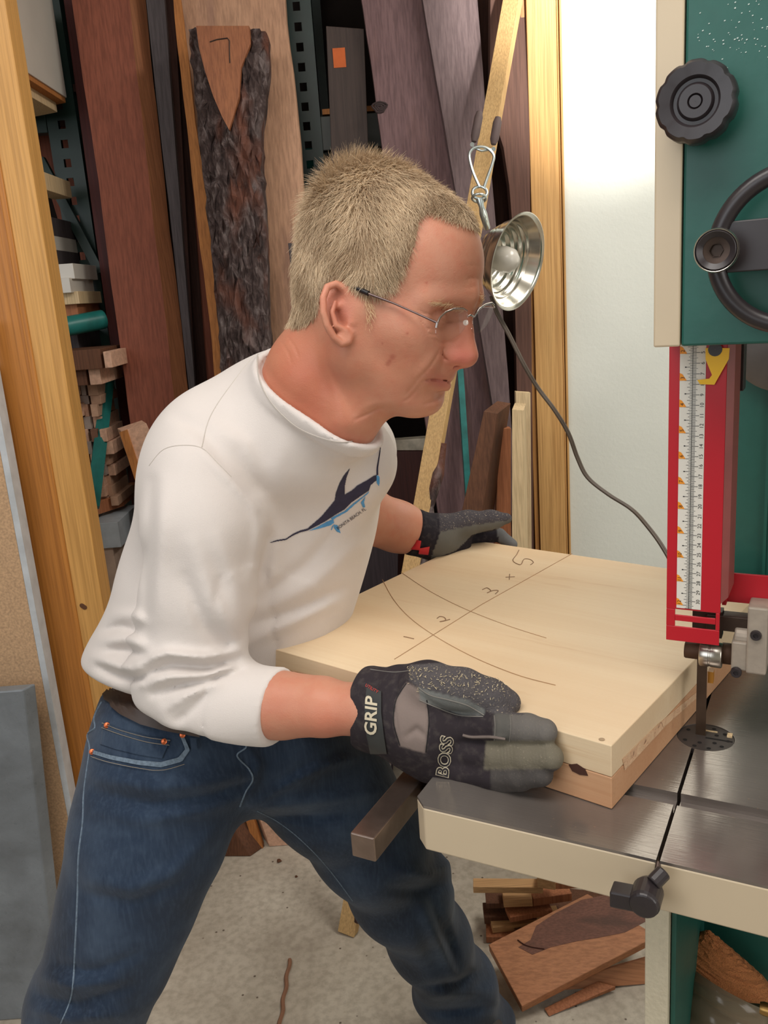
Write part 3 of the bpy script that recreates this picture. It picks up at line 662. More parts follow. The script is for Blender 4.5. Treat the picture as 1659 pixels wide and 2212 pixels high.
uc = US+SL; right = [p for p in circ if p[0] > uc]; right.sort(key=lambda p: -((math.atan2(p[1]-ic[1], p[0]-ic[0])) % (2*math.pi) if False else math.atan2(p[1]-ic[1], p[0]-ic[0])))
m = MB(); m.sbox(uc, UR, VF, V1, TZ-.02, TZ); m.sbox(uc, UR, V1, V2, TZ-.02, TZ-.009)
rr = sorted([p for p in circ if p[0] > uc], key=lambda p: math.atan2(p[1]-ic[1], p[0]-ic[0]))   # from low v to high v through +u
m.prism([S(uc, V2, TZ-.02), S(UR, V2, TZ-.02), S(UR, VR, TZ-.02), S(uc, VR, TZ-.02), S(uc, arc_notch(uc, False), TZ-.02)]+[S(*p, TZ-.02) for p in rr[::-1]]+[S(uc, arc_notch(uc, True), TZ-.02)], (0, 0, .02))
B_(m, 'table_half', MIRON)
# painted skirt
m = MB(); zk = TZ-.048
m.prism([S(UL+.012, VF-.0006, zk), S(US-SL, VF-.0006, zk), S(US-SL, VF+.014, zk), S(UL+.014, VF+.014, zk), S(UL+.012, VR, zk), S(UL-.0006, VR, zk), S(UL-.0006, VF+.012, zk)], (0, 0, .0455))
B_(m, 'table_skirt', MBEI, bevel=.0015)
m = MB(); m.sbox(US+SL, UR, VF-.0006, VF+.014, zk, zk+.0455); B_(m, 'table_skirt', MBEI, bevel=.0015)
m = MB(); m.sbox(-.25, .15, .75, 1.05, TZ-.09, TZ-.021); B_(m, 'trunnion', MDST)
# insert
m = MB(); N = 48; top = TZ-.0008
m.lathe(S(ic[0], ic[1], top-.006), (0, 0, 1), [(ir-.0005, 0), (ir-.0005, .006), (.0002, .006)], N); ins = B_(m, 'table_insert', plain('black_insert', (60, 54, 52), .5))
m = MB()
for a, r in [(t, .022) for t in np.linspace(-2.6, 2.6, 9)]+[(t, .013) for t in (-1.9, -.7, .7, 1.9)]:
    m.lathe(S(ic[0]+r*math.cos(a), ic[1]+r*math.sin(a), top), (0, 0, 1), [(.0022, .0003), (.0001, .0004)], 12)
m.sbox(ic[0], ic[0]+ir-.002, ic[1]-.001, ic[1]+.001, top, top+.0004)
m.build('insert_holes', plain('hole_black', (14, 12, 12), .9), ins)
m = MB(); m.sbox(-.084, -.079, .870, .878, top, top+.0015); m.sbox(-.108, -.094, .876, .8775, top, top+.001); m.build('wood_shavings', W_PALE, ins)
# blade
m = MB(); m.sbox(-.1145, -.1045, .866, .8667, .80, 1.55); B_(m, 'blade', plain('blade_steel', (92, 74, 60), .35, .8, .2, 20))
# slit screw pin and lever
lp = S(-.116, .628, 0)
m = MB(); x0, z0 = bp(1449, 1800, .634); x1, z1 = bp(1434, 1895, .628)
m.tube([S(US, .644, TZ-.003), S(US, .6395, TZ-.006), S(US-.001, .638, TZ-.02), S(x1, .630, z1)], .0022, 8); B_(m, 'table_pin', MDST, smooth=True)
bu, bz = bp(1400, 1925, .622)
m = MB(); m.lathe(S(bu, .603, bz), -VB*-1, [(.0002, -.002), (.011, -.001), (.0125, .003), (.0125, .02), (.010, .026), (.0002, .027)], 24); m.tube([S(x1, .630, z1+.004), S(bu+.004, .62, bz+.010)], .0065, 12)
e0, ez = bp(1320, 1936, .61); m.box(S(e0, .604, ez-.0065), S(bu, .604, bz-.009)-S(e0, .604, ez-.0065), VB*.016, ZB*.015)
B_(m, 'locking_lever', MBLK, bevel=.0015)
# fence rail
m = MB(); m.sbox(-.386, -.3605, .598, 1.12, .934, .9595); B_(m, 'fence_rail', plain('worn_steel_bar', (150, 132, 122), .32, .9, .25, 25), bevel=.0012)
for v0 in (.70, 1.0):
    m = MB(); m.sbox(-.3605, -.343, v0, v0+.02, .94, .95); B_(m, 'rail_bracket', MDST)
# upper frame and wheel door
DV = .77
u0, zb0 = bp(1412, 747, DV); u1, _ = bp(1471, 748, DV)
u0 = (u0+bp(1434, 0, DV)[0])/2-.001; 
m = MB(); m.sbox(u0, .36, DV+.004, DV+.16, 1.389, 2.15); B_(m, 'upper_frame', MBEI, bevel=.003)
m = MB(); m.prism([S(u0, DV+.004, 1.389), S(u0, DV-.012, 1.389), S(u0+.0215, DV-.012, 1.389), S(u0+.0215, DV+.004, 1.389)], (0, 0, .76)); B_(m, 'frame_flange', MBEI, bevel=.0015)
m = MB(); m.sbox(u0+.0225, .358, DV-.012, DV+.0035, 1.389, 2.148); door = B_(m, 'wheel_door', MBGN, bevel=.002)
# knob
ku, kz = bp(1501, 218, DV-.045); m = MB()
m.lathe(S(ku, DV-.045, kz), VB, [(.0002, .001), (.0042, .001), (.0048, .0025), (.0056, .0005), (.0115, .0005), (.0135, .004), (.0160, .004), (.0180, 0), (.0265, -.001), (.0290, .002), (.0295, .006), (.0295, .016), (.027, .019), (.014, .021), (.011, .034), (.0002, .034)], 88, mod=None)
kv = []
for i, p in enumerate(m.v):
    q = np.array(p)-S(ku, DV, kz); u_, z_ = q @ UB, q[2]; r = math.hypot(u_, z_)
    if r > .024:
        a = math.atan2(z_, u_); f = 1-.05*max(0, math.cos(a*10))**2; q = UB*(u_*f)+VB*(q @ VB)+ZB*(z_*f); p = tuple(q+S(ku, DV, kz))
    kv.append(p)
m.v = kv; B_(m, 'tension_knob', MBLK, smooth=True)
# handwheel: rim, spoke, handle
HV = DV-.040; cu, cz = bp(1720, 536, HV); ru, rz = bp(1546, 540, HV); R = cu-ru
hw = None
m = MB(); m.tube([S(cu+R*math.cos(t), HV, cz+R*math.sin(t)) for t in np.linspace(0, 2*math.pi, 72, False)], .0068, 12, closed=True)
hw = B_(m, 'handwheel', MBLK, smooth=True)
m = MB(); _, sz1 = bp(1620, 474, HV); _, sz0 = bp(1620, 586, HV); m.sbox(cu-R+.008, cu+R-.008, HV-.002, HV+.004, sz0, sz1); m.build('spoke', MBLK, hw, bevel=.001)
m = MB(); m.lathe(S(cu, HV+.04, cz), VB, [(.018, -.036), (.018, .0)], 24); m.build('hub', MBLK, hw, smooth=True)
hu, hz = bp(1548, 541, HV-.03)
m = MB(); m.lathe(S(hu, HV-.035, hz), VB, [(.0095, .003), (.0135, .0), (.0155, .002), (.0158, .006), (.014, .010), (.011, .030)], 32); m.build('crank_handle', MBLK, hw, smooth=True)
m = MB(); m.lathe(S(hu, HV-.035, hz), VB, [(.0148, .0005), (.0152, .0003), (.0158, .002), (.0161, .005)], 32); m.build('handle_ring', MSTE, hw, smooth=True)
m = MB(); m.lathe(S(hu, HV-.035, hz), VB, [(.0045, .0045), (.0095, .0035), (.0098, .008)], 32); m.lathe(S(hu, HV-.035, hz), VB, [(.0001, .007), (.005, .007), (.005, .0035)], 6); m.build('hex_bolt', MDST, hw)
# green spine behind guard
gu0, _ = bp(1590, 1000, 1.26)
m = MB(); m.sbox(gu0-.002, .30, 1.26, 1.38, 0, 2.1); B_(m, 'spine', MBGN, bevel=.003)
sx, _ = bp(1655, 1000, 1.255); m = MB(); m.sbox(sx, sx+.004, 1.255, 1.26, .98, 2.0); B_(m, 'spine_seam', MBGN)
m = MB(); wu, wz = bp(1668, 800, 1.2); m.lathe(S(wu+.014, 1.225, wz+.04), VB, [(.0001, .0), (.066, .0), (.072, .003), (.072, .034)], 48); B_(m, 'wheel_hub_cover', plain('grey_wheel', (96, 92, 90), .4, .5), smooth=True)
a0, az = bp(1590, 752, .88); a1, az1 = bp(1606, 845, .88); m = MB(); m.sbox(a0+.002, a1, .88, .90, az1, 1.42); B_(m, 'guide_post', MBLK, bevel=.001)
# blade guard
GV = .827
def gz(cmv): return 1.3775-(cmv-5)*.0096 if False else zc5-(cmv-5)*(zc5-zc30)/25
zc5 = bp(1520, 761, GV)[1]; zc30 = bp(1513, 1300.6, GV)[1]
gl, gbz = bp(1441, 1382, GV); gr_, _ = bp(1565, 1000, GV); glt = bp(1443, 760, GV)[0]; gl = (gl+glt)/2
grb = bp(1553, 1391, GV)[0]
gtop = 1.43
m = MB()
# front sheet with two slots near the bottom
zs = [bp(1500, y, GV)[1] for y in (1320, 1332, 1345, 1357)]; sl0 = bp(1458, 1325, GV)[0]; sl1 = bp(1546, 1330, GV)[0]; th = .002
guR = gr_
m.sbox(gl, guR, GV, GV+th, zs[0], gtop); m.sbox(gl, sl0, GV, GV+th, zs[3], zs[0]); m.sbox(sl1, grb, GV, GV+th, zs[3], zs[0])
m.sbox(sl0, sl1, GV, GV+th, zs[2], zs[1]); m.sbox(gl, grb, GV, GV+th, gbz, zs[3])
m.sbox(gl, gl+.002, GV+th, GV+.03, gbz, gtop)
guard = B_(m, 'blade_guard', MRED, bevel=.0006)
m = MB(); m.prism([S(guR, GV, zs[0]+.01), S(guR+.006, GV+.006, zs[0]+.015), S(guR+.008, GV+.035, zs[0]+.02), S(guR+.006, GV+.035, zs[0]+.02), S(guR, GV+.006, zs[0]+.01)], (0, 0, gtop-zs[0]-.02)); m.build('guard_side', plain('dull_red_side', (140, 70, 66), .4), guard)
m = MB(); _, rz0 = bp(1620, 1303, .87); _, rz1 = bp(1620, 1240, .87); m.sbox(guR-.002, .15, .868, .871, rz0, rz1); m.sbox(guR-.002, guR+.002, GV+.03, .871, rz0, rz1); m.build('guard_arm', MRED, guard, bevel=.0005)
# scale sticker
sL = bp(1468, 900, GV)[0]-.0003; sR = bp(1519, 1000, GV)[0]+.0006; zt_, zbt = gtop-.001, bp(1490, 1315, GV)[1]
m = MB(); m.sbox(sL, sR, GV-.0005, GV-.0001, zbt, zt_); scale = m.build('depth_scale', plain('white_sticker', (226, 222, 212), .4, var=.02), guard)
um = sL+(sR-sL)*.50; m = MB(); m2 = MB(); mgold = MB(); dcm = (zc5-zc30)/25
m.sbox(um-.0002, um+.0002, GV-.0007, GV-.0005, zbt, zt_)
wS = sR-sL
for i in range(10, 310):        # millimetres
    z = zc5-(i-50)*dcm/10
    if not zbt < z < zt_: continue
    ln = .28*wS if i % 10 == 0 else (.2*wS if i % 5 == 0 else .14*wS); tk = .00022 if i % 10 == 0 else .00014
    m.sbox(um, um+ln, GV-.0007, GV-.0005, z-tk, z+tk)
for i in range(0, 16*13):
    z = zc5+5*dcm-(i/16)*2.54*dcm
    if not zbt < z < zt_: continue
    k = i % 16; ln = .30 if k == 0 else .26 if k == 8 else .2 if k % 4 == 0 else .15 if k % 2 == 0 else .10
    m.sbox(um-ln*wS, um, GV-.0007, GV-.0005, z-.00018, z+.00018)
    if k == 8: m.sbox(um-.30*wS, um-.24*wS, GV-.0007, GV-.0005, z-.0005, z+.0005)
m.build('tick_marks', plain('print_black', (24, 22, 22), .5, var=0), scale)
def text_mesh(txt, o, ex, ey, size, align='CENTER', bold=0.):
    cu_ = bpy.data.curves.new('t', 'FONT'); cu_.body = txt; cu_.size = 1; cu_.align_x = align; cu_.align_y = 'CENTER'; cu_.resolution_u = 3; cu_.offset = bold
    ob = bpy.data.objects.new('t', cu_); COL.objects.link(ob); bpy.context.view_layer.update()
    me = ob.to_mesh(); V = [np.array(v.co) for v in me.vertices]; F = [tuple(p.vertices) for p in me.polygons]; ob.to_mesh_clear()
    bpy.data.objects.remove(ob); bpy.data.curves.remove(cu_)
    return V, F, [o+ex*(v[0]*size)+ey*(v[1]*size) for v in V]
mt = MB(); mo = MB(); mn = MB()
for n_ in range(3, 31):
    z = zc5-(n_-5)*dcm
    _, F, P = text_mesh(str(n_), S(sL+wS*.89, GV-.0007, z), ZB, -UB, .0048); mt.add(P, F)
for n_ in range(1, 13):
    z = zc5+5*dcm-n_*2.54*dcm
    if not zbt < z+.001 < zt_: continue
    mo.prism([S(sL, GV-.0007, z), S(um-.22*wS, GV-.0007, z), S(sL+.1*wS, GV-.0007, z+.006), S(sL, GV-.0007, z+.007)], -VB*.0001)
    _, F, P = text_mesh(str(n_), S(sL+wS*.12, GV-.00095, z+.0025), ZB, -UB, .0048); mn.add(P, F)
mt.build('centimetre_numbers', plain('print_black', (24, 22, 22)), scale)
mo.build('orange_inch_flags', plain('print_orange', (240, 150, 30), .5, var=0), scale); mn.build('inch_numbers', plain('print_black', (24, 22, 22)), scale)
# yellow pointer
yp = [(1524, 752), (1576, 752), (1574, 776), (1543, 831), (1512, 830), (1506, 821), (1532, 818), (1538, 810), (1524, 776)]
m = MB(); m.prism([atP(x, y, VB*(GV-.004), VB) for x, y in yp], VB*.0015); pt = m.build('depth_pointer', plain('yellow_plastic', (250, 196, 20), .4, var=.02), guard)
pp = [atP(1545, 755, VB*(GV-.004), VB)]; m = MB(); m.lathe(pp[0]-VB*.0006, VB, [(.0001, 0), (.006, 0), (.006, .0004)], 16); m.build('pointer_screw', MBLK, pt)
# guide assembly under the guard
m = MB(); uA, zA = bp(1556, 1322, .86); uB, zB = bp(1625, 1362, .86); m.sbox(uA-.012, uB+.03, .850, .866, zB, zA); B_(m, 'guide_bar', MDST, bevel=.001)
cA, cz1 = bp(1617, 1306, .845); cB, cz0 = bp(1655, 1460, .845)
m = MB(); m.sbox(cA, cB, .838, .868, cz0+.003, cz1); l_, lz = bp(1583, 1365, .85); m.sbox(l_, cA+.001, .840, .868, cz0+.004, lz-.006); m.lathe(S((l_+cA)/2+.001, .854, lz-.005), UB, [(.0001, -.006), (.011, -.006), (.011, .008), (.0001, .008)], 20)
gb = B_(m, 'guide_block', MCAST, bevel=.0018)
for (x, y) in ((1633, 1372), (1590, 1452)):
    m = MB(); uu, zz = bp(x, y, .838); m.lathe(S(uu, .8355, zz), VB, [(.0001, .0012), (.0022, .0012), (.0024, -.0004), (.0045, -.0006), (.0052, .0006), (.0052, .004)], 18); m.build('cap_screw', MBLK, gb, smooth=True)
def cyl_u(px0_, px1_, py0, py1, v, name, mat, prof=None):
    ua, za = bp(px0_, py0, v); ub_, zb_ = bp(px1_, py1, v); r = (za-zb_)/2; c = S(ua, v+r, (za+zb_)/2); w = ub_-ua
    m = MB(); pr = prof(r, w) if prof else [(.0001, 0), (r*.93, 0), (r, .0012), (r, w-.0012), (r*.93, w), (.0001, w)]
    m.lathe(c, UB, pr, 32); return B_(m, name, mat, smooth=True)
cyl_u(1477, 1512, 1393, 1431, .846, 'guide_shaft', plain('rusty_shaft', (84, 58, 42), .6, .4, .3, 60))
cyl_u(1508, 1556, 1396, 1453, .838, 'guide_bearing', MSTE, lambda r, w: [(.0001, 0), (r*.75, 0), (r*.94, .0004), (r, .0014), (r, w*.42), (r*.95, w*.44), (r*.95, w*.5), (r, w*.52), (r, w-.001), (r*.94, w), (r*.6, w), (.0001, w)])
cyl_u(1556, 1580, 1398, 1444, .852, 'guide_shaft', plain('rusty_shaft', (84, 58, 42)))
m = MB(); uo, zo = bp(1530, 1454, .875); uo2, zo2 = bp(1541, 1474, .875); m.sbox(uo, uo2, .872, .882, zo2, zo+.003); B_(m, 'guide_finger', plain('amber_block', (196, 130, 40), .4))
m = MB(); m.sbox(-.118, -.09, .852, .866, 1.092, 1.12); B_(m, 'guide_holder', MDST)
# lower cabinet, open at the dust port
m = MB(); cl = -.131; m.sbox(cl, cl+.021, .685, .705, .004, TZ-.05); m.sbox(cl, cl+.003, .705, 1.05, .004, TZ-.09); B_(m, 'cabinet_side', MBTX, bevel=.0008)
m = MB(); m.sbox(cl+.0215, .30, .90, .905, .004, TZ-.09); m.sbox(cl+.022, cl+.026, .695, .90, .004, TZ-.09); m.sbox(cl, .30, .69, 1.05, .0005, .004); B_(m, 'lower_cabinet', MBGN)
# clear ribbed dust hose leaning in the opening
h0, hz0 = bp(1575, 2105, .86)
axh = np.array(UB*-.26-VB*.52-ZB*.80); axh /= np.linalg.norm(axh); hc = S(h0, .86, hz0-.012)
def clearp():
    t = NT('cloudy_clear_plastic'); tr = t.n('ShaderNodeBsdfTransparent'); tr.inputs[0].default_value = (.86, .80, .70, 1)
    gl_ = t.b; t.set(col=s2l((150, 134, 112)), rough=.16, spec=.6)
    mx = t.n('ShaderNodeMixShader'); mx.inputs[0].default_value = .55; t.l(tr.outputs[0], mx.inputs[1]); t.l(gl_.outputs[0], mx.inputs[2])
    t.l(mx.outputs[0], t.t.nodes['Material Output'].inputs[0]); return t.m
m = MB(); pr = []
for i in range(90):
    h = i*.0028; pr.append((.0490+.0038*abs(math.sin(h*math.pi/.022))**.7+.0008, h))
m.lathe(hc, axh, pr+[(r-.0016, h) for r, h in reversed(pr)], 56); hose = B_(m, 'dust_hose', clearp(), smooth=True)
m = MB(); tpts = [hc+axh*(.02*k+t/(2*math.pi)*.0)+(np.cross(axh, VB)*math.cos(t)+np.cross(axh, np.cross(axh, VB))*math.sin(t))*.0525 for k in (1,) for t in np.linspace(0, 2*math.pi, 40, False)]
m.tube(tpts, .0016, 6, closed=True); m.build('hose_wire', plain('brass_wire', (196, 150, 90), .3, .8), hose, smooth=True)
cu_, cz_ = bp(1650, 2170, .72); m = MB(); m.lathe(S(cu_, .715, cz_), UB, [(.0001, -.003), (.005, -.003), (.006, 0), (.006, .012)], 20); m.build('clamp_screw', plain('brass_screw', (160, 124, 70), .35, .8), hose, smooth=True)
# sawdust heap inside the hose mouth and dust cake on the green panel
rs = np.random.RandomState(4); m = MB(); nn = 26; vs = []; 
cz1_, = (0,)
apex_u, apex_z = bp(1530, 2010, .86)
for i in range(nn+1):
    for j in range(nn):
        r = i/nn; a = 2*math.pi*j/nn; q = S(apex_u, .86, apex_z)+(UB*math.cos(a)*.058+VB*math.sin(a)*.030)*r+UB*.014*r-ZB*((.050+.012*math.cos(a))*r**1.1)+rs.normal(0, .0006, 3); vs.append(q)
fs = [(i*nn+j, i*nn+(j+1) % nn, (i+1)*nn+(j+1) % nn, (i+1)*nn+j) for i in range(nn) for j in range(nn)]
vs.append(S(apex_u+.01, .86, apex_z-.09)); fs += [(nn*nn+(j+1) % nn, nn*nn+j, len(vs)-1) for j in range(nn)]
m.add(vs, fs); sd = m.build('sawdust', plain('orange_sawdust', (186, 118, 70), .95, scale=900, var=.35, bump=.0012)); tag(sd, 'heap of orange sawdust caught in the mouth of the clear hose', 'sawdust', kind='stuff')
# white scuffs on door
m = MB()
for i in range(70):
    x = 1500+abs(rs.normal(100, 60)); y = rs.uniform(0, 90)+max(0, rs.normal(0, 40));
    if x > 1700 or y > 230: continue
    p = atP(x, y, VB*(DV-.0121), VB); s_ = rs.uniform(.0003, .0008); m.box(p-VB*.0002, UB*s_*1.6+ZB*s_*.4, ZB*s_, VB*.0002)
m.build('white_specks', plain('white_speck', (200, 214, 208), .6), door)

# ------------------------------------------------------------ the two boards on the table
ROTB = (0, 0, 0)
bz = TZ+.0005; bt = .0325
C0 = np.array(S(-.164, .699, bz)); Lc = atZ(550, 1390, bz+2*bt); Lc[2] = bz; e1 = (Lc-C0); wid = np.linalg.norm(e1); e1 /= wid; e2 = np.array([-e1[1], e1[0], 0]); e2 = e2 if e2[1] > 0 else -e2
far = atZ(1230, 1197, bz+2*bt); dfar = (far-C0) @ e2
GA = math.atan2(e1[1], e1[0])
def maple(name, a, b, st, rot):
    t = NT(name); L_, D_ = s2l(a), s2l(b)
    v = t.coords((.09, 1, 1), rot); big = t.noise(v, 8, 3, .5, .5); mid = t.noise(v, 26, 4, .6, 1.0); fib = t.noise(t.coords((.012, 1, 1), rot), 300, 3)
    c = t.mix(t.ramp(big, [(.35, (0, 0, 0)), (.7, (1, 1, 1))]), L_, D_); c = t.mix(t.ramp(mid, [(.66, (0, 0, 0)), (.74, (.6, .6, .6))]), c, s2l(st)); c = t.mix(t.ramp(fib, [(.3, (.35,)*3), (.55, (0, 0, 0))]), c, D_)
    t.set(col=c, rough=.42, spec=.35); t.bump(fib, .00015); return t.m
MT = maple('pale_maple', (234, 212, 178), (222, 192, 154), (204, 164, 120), (0, 0, -GA))
MT2 = maple('knotty_lower_board', (214, 170, 132), (188, 136, 98), (132, 84, 56), (0, 0, -GA))
m = MB(); m.box(C0+ZB*(bt+.0005), e1*wid, e2*dfar, ZB*(bt-.0005)); topb = m.build('maple_board', MT, bevel=.0009); tag(topb, 'pale maple panel with pencil marks, upper of the two boards on the saw table', 'board')
m = MB(); m.box(C0, e1*(wid-.006), e2*(dfar+.012), ZB*bt); lowb = m.build('lower_board', MT2, bevel=.0009); tag(lowb, 'knotty pinkish board lying directly on the saw table under the maple panel', 'board')
ztop = bz+2*bt+.0003
def pz(x, y): return atZ(x, y, ztop)
MPEN = plain('pencil_line', (168, 130, 92), .8, var=.2); m = MB()
def pline(pts, w=.0006, sm=True):
    P = [pz(x, y) for x, y in pts]; P = smooth_pts(P, 5) if sm and len(P) > 2 else P; m.tube(P, w, 4)
pline([(852, 1424), (1040, 1306), (1236, 1196)], .0005, False)
pline([(826, 1252), (850, 1295), (886, 1335), (940, 1374), (1000, 1408), (1060, 1436), (1130, 1462), (1200, 1480)], .0005)
pline([(866, 1236), (920, 1272), (980, 1304), (1040, 1330), (1110, 1356), (1180, 1378)], .0004)
topP = topb
m.build('pencil_lines', MPEN, topb)
m = MB()
pline([(872, 1375), (894, 1380)], .0007)
pline([(944, 1336), (950, 1332), (960, 1334), (962, 1340), (950, 1343), (958, 1342), (972, 1338)], .0007)
pline([(1042, 1274), (1052, 1270), (1060, 1276), (1052, 1281), (1064, 1276), (1076, 1276), (1070, 1283)], .0007)
pline([(1092, 1247), (1112, 1246)], .0006); pline([(1101, 1240), (1100, 1252)], .0006)
pline([(1121, 1188), (1116, 1198), (1108, 1211), (1124, 1220), (1132, 1208), (1146, 1209), (1152, 1215), (1146, 1220)], .0007)
m.build('pencilled_numbers', plain('pencil_dark', (136, 104, 76), .8), topb)
m = MB(); q = pz(1300, 1597); m.lathe(q-ZB*.0002, ZB, [(.0028, .0003), (.0022, .0004), (.0001, .0004)], 14); m.build('nail_hole', plain('nail_grey', (176, 150, 120), .5, .3), topb)
# knots and bark on the boards' faces
def on_face(o, n): return lambda x, y: atP(x, y, o, n)
ff = on_face(C0-e2*.0006, e2); fr = on_face(C0-e1*.0006, e1)
m = MB(); m.prism([ff(x, y) for x, y in ((1228, 1652), (1246, 1650), (1264, 1662), (1270, 1676), (1252, 1674), (1236, 1666))], e2*.0004); m.build('knot', plain('dark_knot2', (72, 40, 28), .8), lowb)
def endgrain():
    t = NT('rough_end_grain'); v = t.coords(); n = t.noise(v, 60, 5, .7, 1.5)
    t.set(col=t.ramp(n, [(.3, s2l((110, 72, 52))), (.42, s2l((214, 172, 136))), (.7, s2l((228, 196, 158)))]), rough=.8); t.bump(n, .003); return t.m
m = MB(); m.prism([fr(x, y) for x, y in ((1345, 1640), (1420, 1566), (1505, 1495), (1505, 1508), (1440, 1566), (1350, 1664))], e1*.0004); m.build('rough_streak', endgrain(), topb)
m = MB(); m.prism([ff(x, y) for x, y in ((562, 1432), (690, 1462), (760, 1478), (690, 1470), (570, 1446))], e2*.0004); m.build('rough_streak', endgrain(), lowb)
# ============================================================ the man
# bodies are grown from smoothly blended distance fields and polygonised (surface nets)
def CPt(px, py, d): return np.array([(px-CX)/FPX*d, (py-CY)/FPX*d, d])
def c2w(P): return CAMO+np.asarray(P) @ W2C          # rows of camera-frame points to world
def smin(a, b, k):
    h = np.maximum(k-np.abs(a-b), 0)/k
    return np.minimum(a, b)-h*h*k*.25
def smax(a, b, k): return -smin(-a, -b, k)
def rc(P, a, b, ra, rb):
    a = np.asarray(a, np.float32); b = np.asarray(b, np.float32); d = b-a; L2 = float(d @ d)+1e-9
    t = np.clip(((P-a) @ d)/L2, 0, 1); q = P-a-t[:, None]*d
    return np.sqrt((q*q).sum(1))-(ra+(rb-ra)*t)
def ell(P, c, r, A=None):
    q = P-np.asarray(c, np.float32)
    if A is not None: q = q @ np.asarray(A, np.float32).T
    r = np.asarray(r, np.float32); k0 = np.sqrt(((q/r)**2).sum(1)); k1 = np.sqrt(((q/(r*r))**2).sum(1))+1e-9
    return k0*(k0-1)/k1
def chain(P, pts, k=0.):
    out = None
    for (a, ra), (b, rb) in zip(pts[:-1], pts[1:]):
        d = rc(P, a, b, ra, rb); out = d if out is None else (smin(out, d, k) if k else np.minimum(out, d))
    return out
def polygonise(fn, lo, hi, h):
    lo = np.array(lo, float); hi = np.array(hi, float); B = 5
    nb = np.ceil((hi-lo)/(h*B)).astype(int); n = nb*B+1
    cx_ = [lo[i]+h*B*(np.arange(nb[i])+.5) for i in range(3)]
    G = np.stack(np.meshgrid(*cx_, indexing='ij'), -1).reshape(-1, 3).astype(np.float32)
    dc = np.concatenate([fn(G[i:i+400000]) for i in range(0, len(G), 400000)]).reshape(nb)
    F = np.repeat(np.repeat(np.repeat(np.where(dc > 0, 1., -1.), B, 0), B, 1), B, 2).astype(np.float32)
    F = np.pad(F, ((0, 1),)*3, mode='edge')
    act = np.argwhere(np.abs(dc) < h*B*1.5+.006)
    if len(act):
        off = np.stack(np.meshgrid(*[np.arange(B+1)]*3, indexing='ij'), -1).reshape(-1, 3)
        mask = np.zeros(n, bool)
        for o in off:
            q = act*B+o; mask[q[:, 0], q[:, 1], q[:, 2]] = True
        idx = np.argwhere(mask)
        for i in range(0, len(idx), 500000):
            j = idx[i:i+500000]; v = fn((lo+j*h).astype(np.float32)); F[j[:, 0], j[:, 1], j[:, 2]] = v
    F[0] = F[-1] = 1; F[:, 0] = F[:, -1] = 1; F[:, :, 0] = F[:, :, -1] = 1
    # surface nets
    S_ = F < 0; m = n-1; acc = np.zeros((*m, 3), np.float32); cnt = np.zeros(m, np.float32); quads = []
    def sl(a, d, sz): return slice(d, sz-1+d)
    for ax in range(3):
        o1, o2 = [i for i in range(3) if i != ax]
        for d1 in (0, 1):
            for d2 in (0, 1):
                s0 = [None]*3; s1 = [None]*3
                s0[ax] = slice(0, n[ax]-1); s1[ax] = slice(1, n[ax])
                s0[o1] = s1[o1] = slice(d1, n[o1]-1+d1); s0[o2] = s1[o2] = slice(d2, n[o2]-1+d2)
                f0 = F[tuple(s0)]; f1 = F[tuple(s1)]; cr = (f0 < 0) != (f1 < 0)
                ii = np.argwhere(cr); a = f0[cr]; b = f1[cr]; t = a/(a-b)
                q = ii.astype(np.float32); q[:, ax] += t; q[:, o1] += d1; q[:, o2] += d2
                acc[cr] += q; cnt[cr] += 1
    has = cnt > 0; vid = np.full(m, -1, np.int64); vid[has] = np.arange(has.sum())
    V = lo+acc[has]/cnt[has][:, None]*h
    for ax in range(3):
        o1, o2 = [(1, 2), (2, 0), (0, 1)][ax]
        s0 = [slice(1, n[i]-1) for i in range(3)]; s1 = list(s0); s0[ax] = slice(0, n[ax]-1); s1[ax] = slice(1, n[ax])
        A = S_[tuple(s0)]; Bm = S_[tuple(s1)]
        for flip_, msk in ((False, A & ~Bm), (True, ~A & Bm)):
            e = np.argwhere(msk); 
            if not len(e): continue
            e = e+1; e[:, ax] -= 1
            def cell(da, db):
                c = e.copy(); c[:, o1] -= da; c[:, o2] -= db; return vid[c[:, 0], c[:, 1], c[:, 2]]
            Q = np.stack([cell(1, 1), cell(0, 1), cell(0, 0), cell(1, 0)], 1)
            quads.append(Q[:, ::-1] if flip_ else Q)
    return V, np.concatenate(quads)
def np_mesh(name, V, Q, mat, parent, smooth=True, attr=None, cam=True):
    me = bpy.data.meshes.new(name); W = c2w(V) if cam else V; n = Q.shape[1]
    me.vertices.add(len(W)); me.vertices.foreach_set('co', W.astype(np.float32).ravel())
    me.loops.add(Q.size); me.loops.foreach_set('vertex_index', Q.astype(np.int32).ravel())
    me.polygons.add(len(Q)); me.polygons.foreach_set('loop_start', np.arange(0, Q.size, n, dtype=np.int32))
    me.update(calc_edges=True); me.validate()
    if attr:
        for k, v in attr.items():
            if v.ndim == 2:
                a = me.attributes.new(k, 'FLOAT_COLOR', 'POINT'); a.data.foreach_set('color', np.concatenate([v, np.ones((len(v), 1))], 1).astype(np.float32).ravel())
            else: a = me.attributes.new(k, 'FLOAT', 'POINT'); a.data.foreach_set('value', v.astype(np.float32))
    return link_mesh(name, me, mat, parent, smooth)
def in_poly(x, y, poly):
    inside = np.zeros(x.shape, bool); n = len(poly); j = n-1
    for i in range(n):
        xi, yi = poly[i]; xj, yj = poly[j]
        c = ((yi > y) != (yj > y)) & (x < (xj-xi)*(y-yi)/(yj-yi+1e-12)+xi); inside ^= c; j = i
    return inside
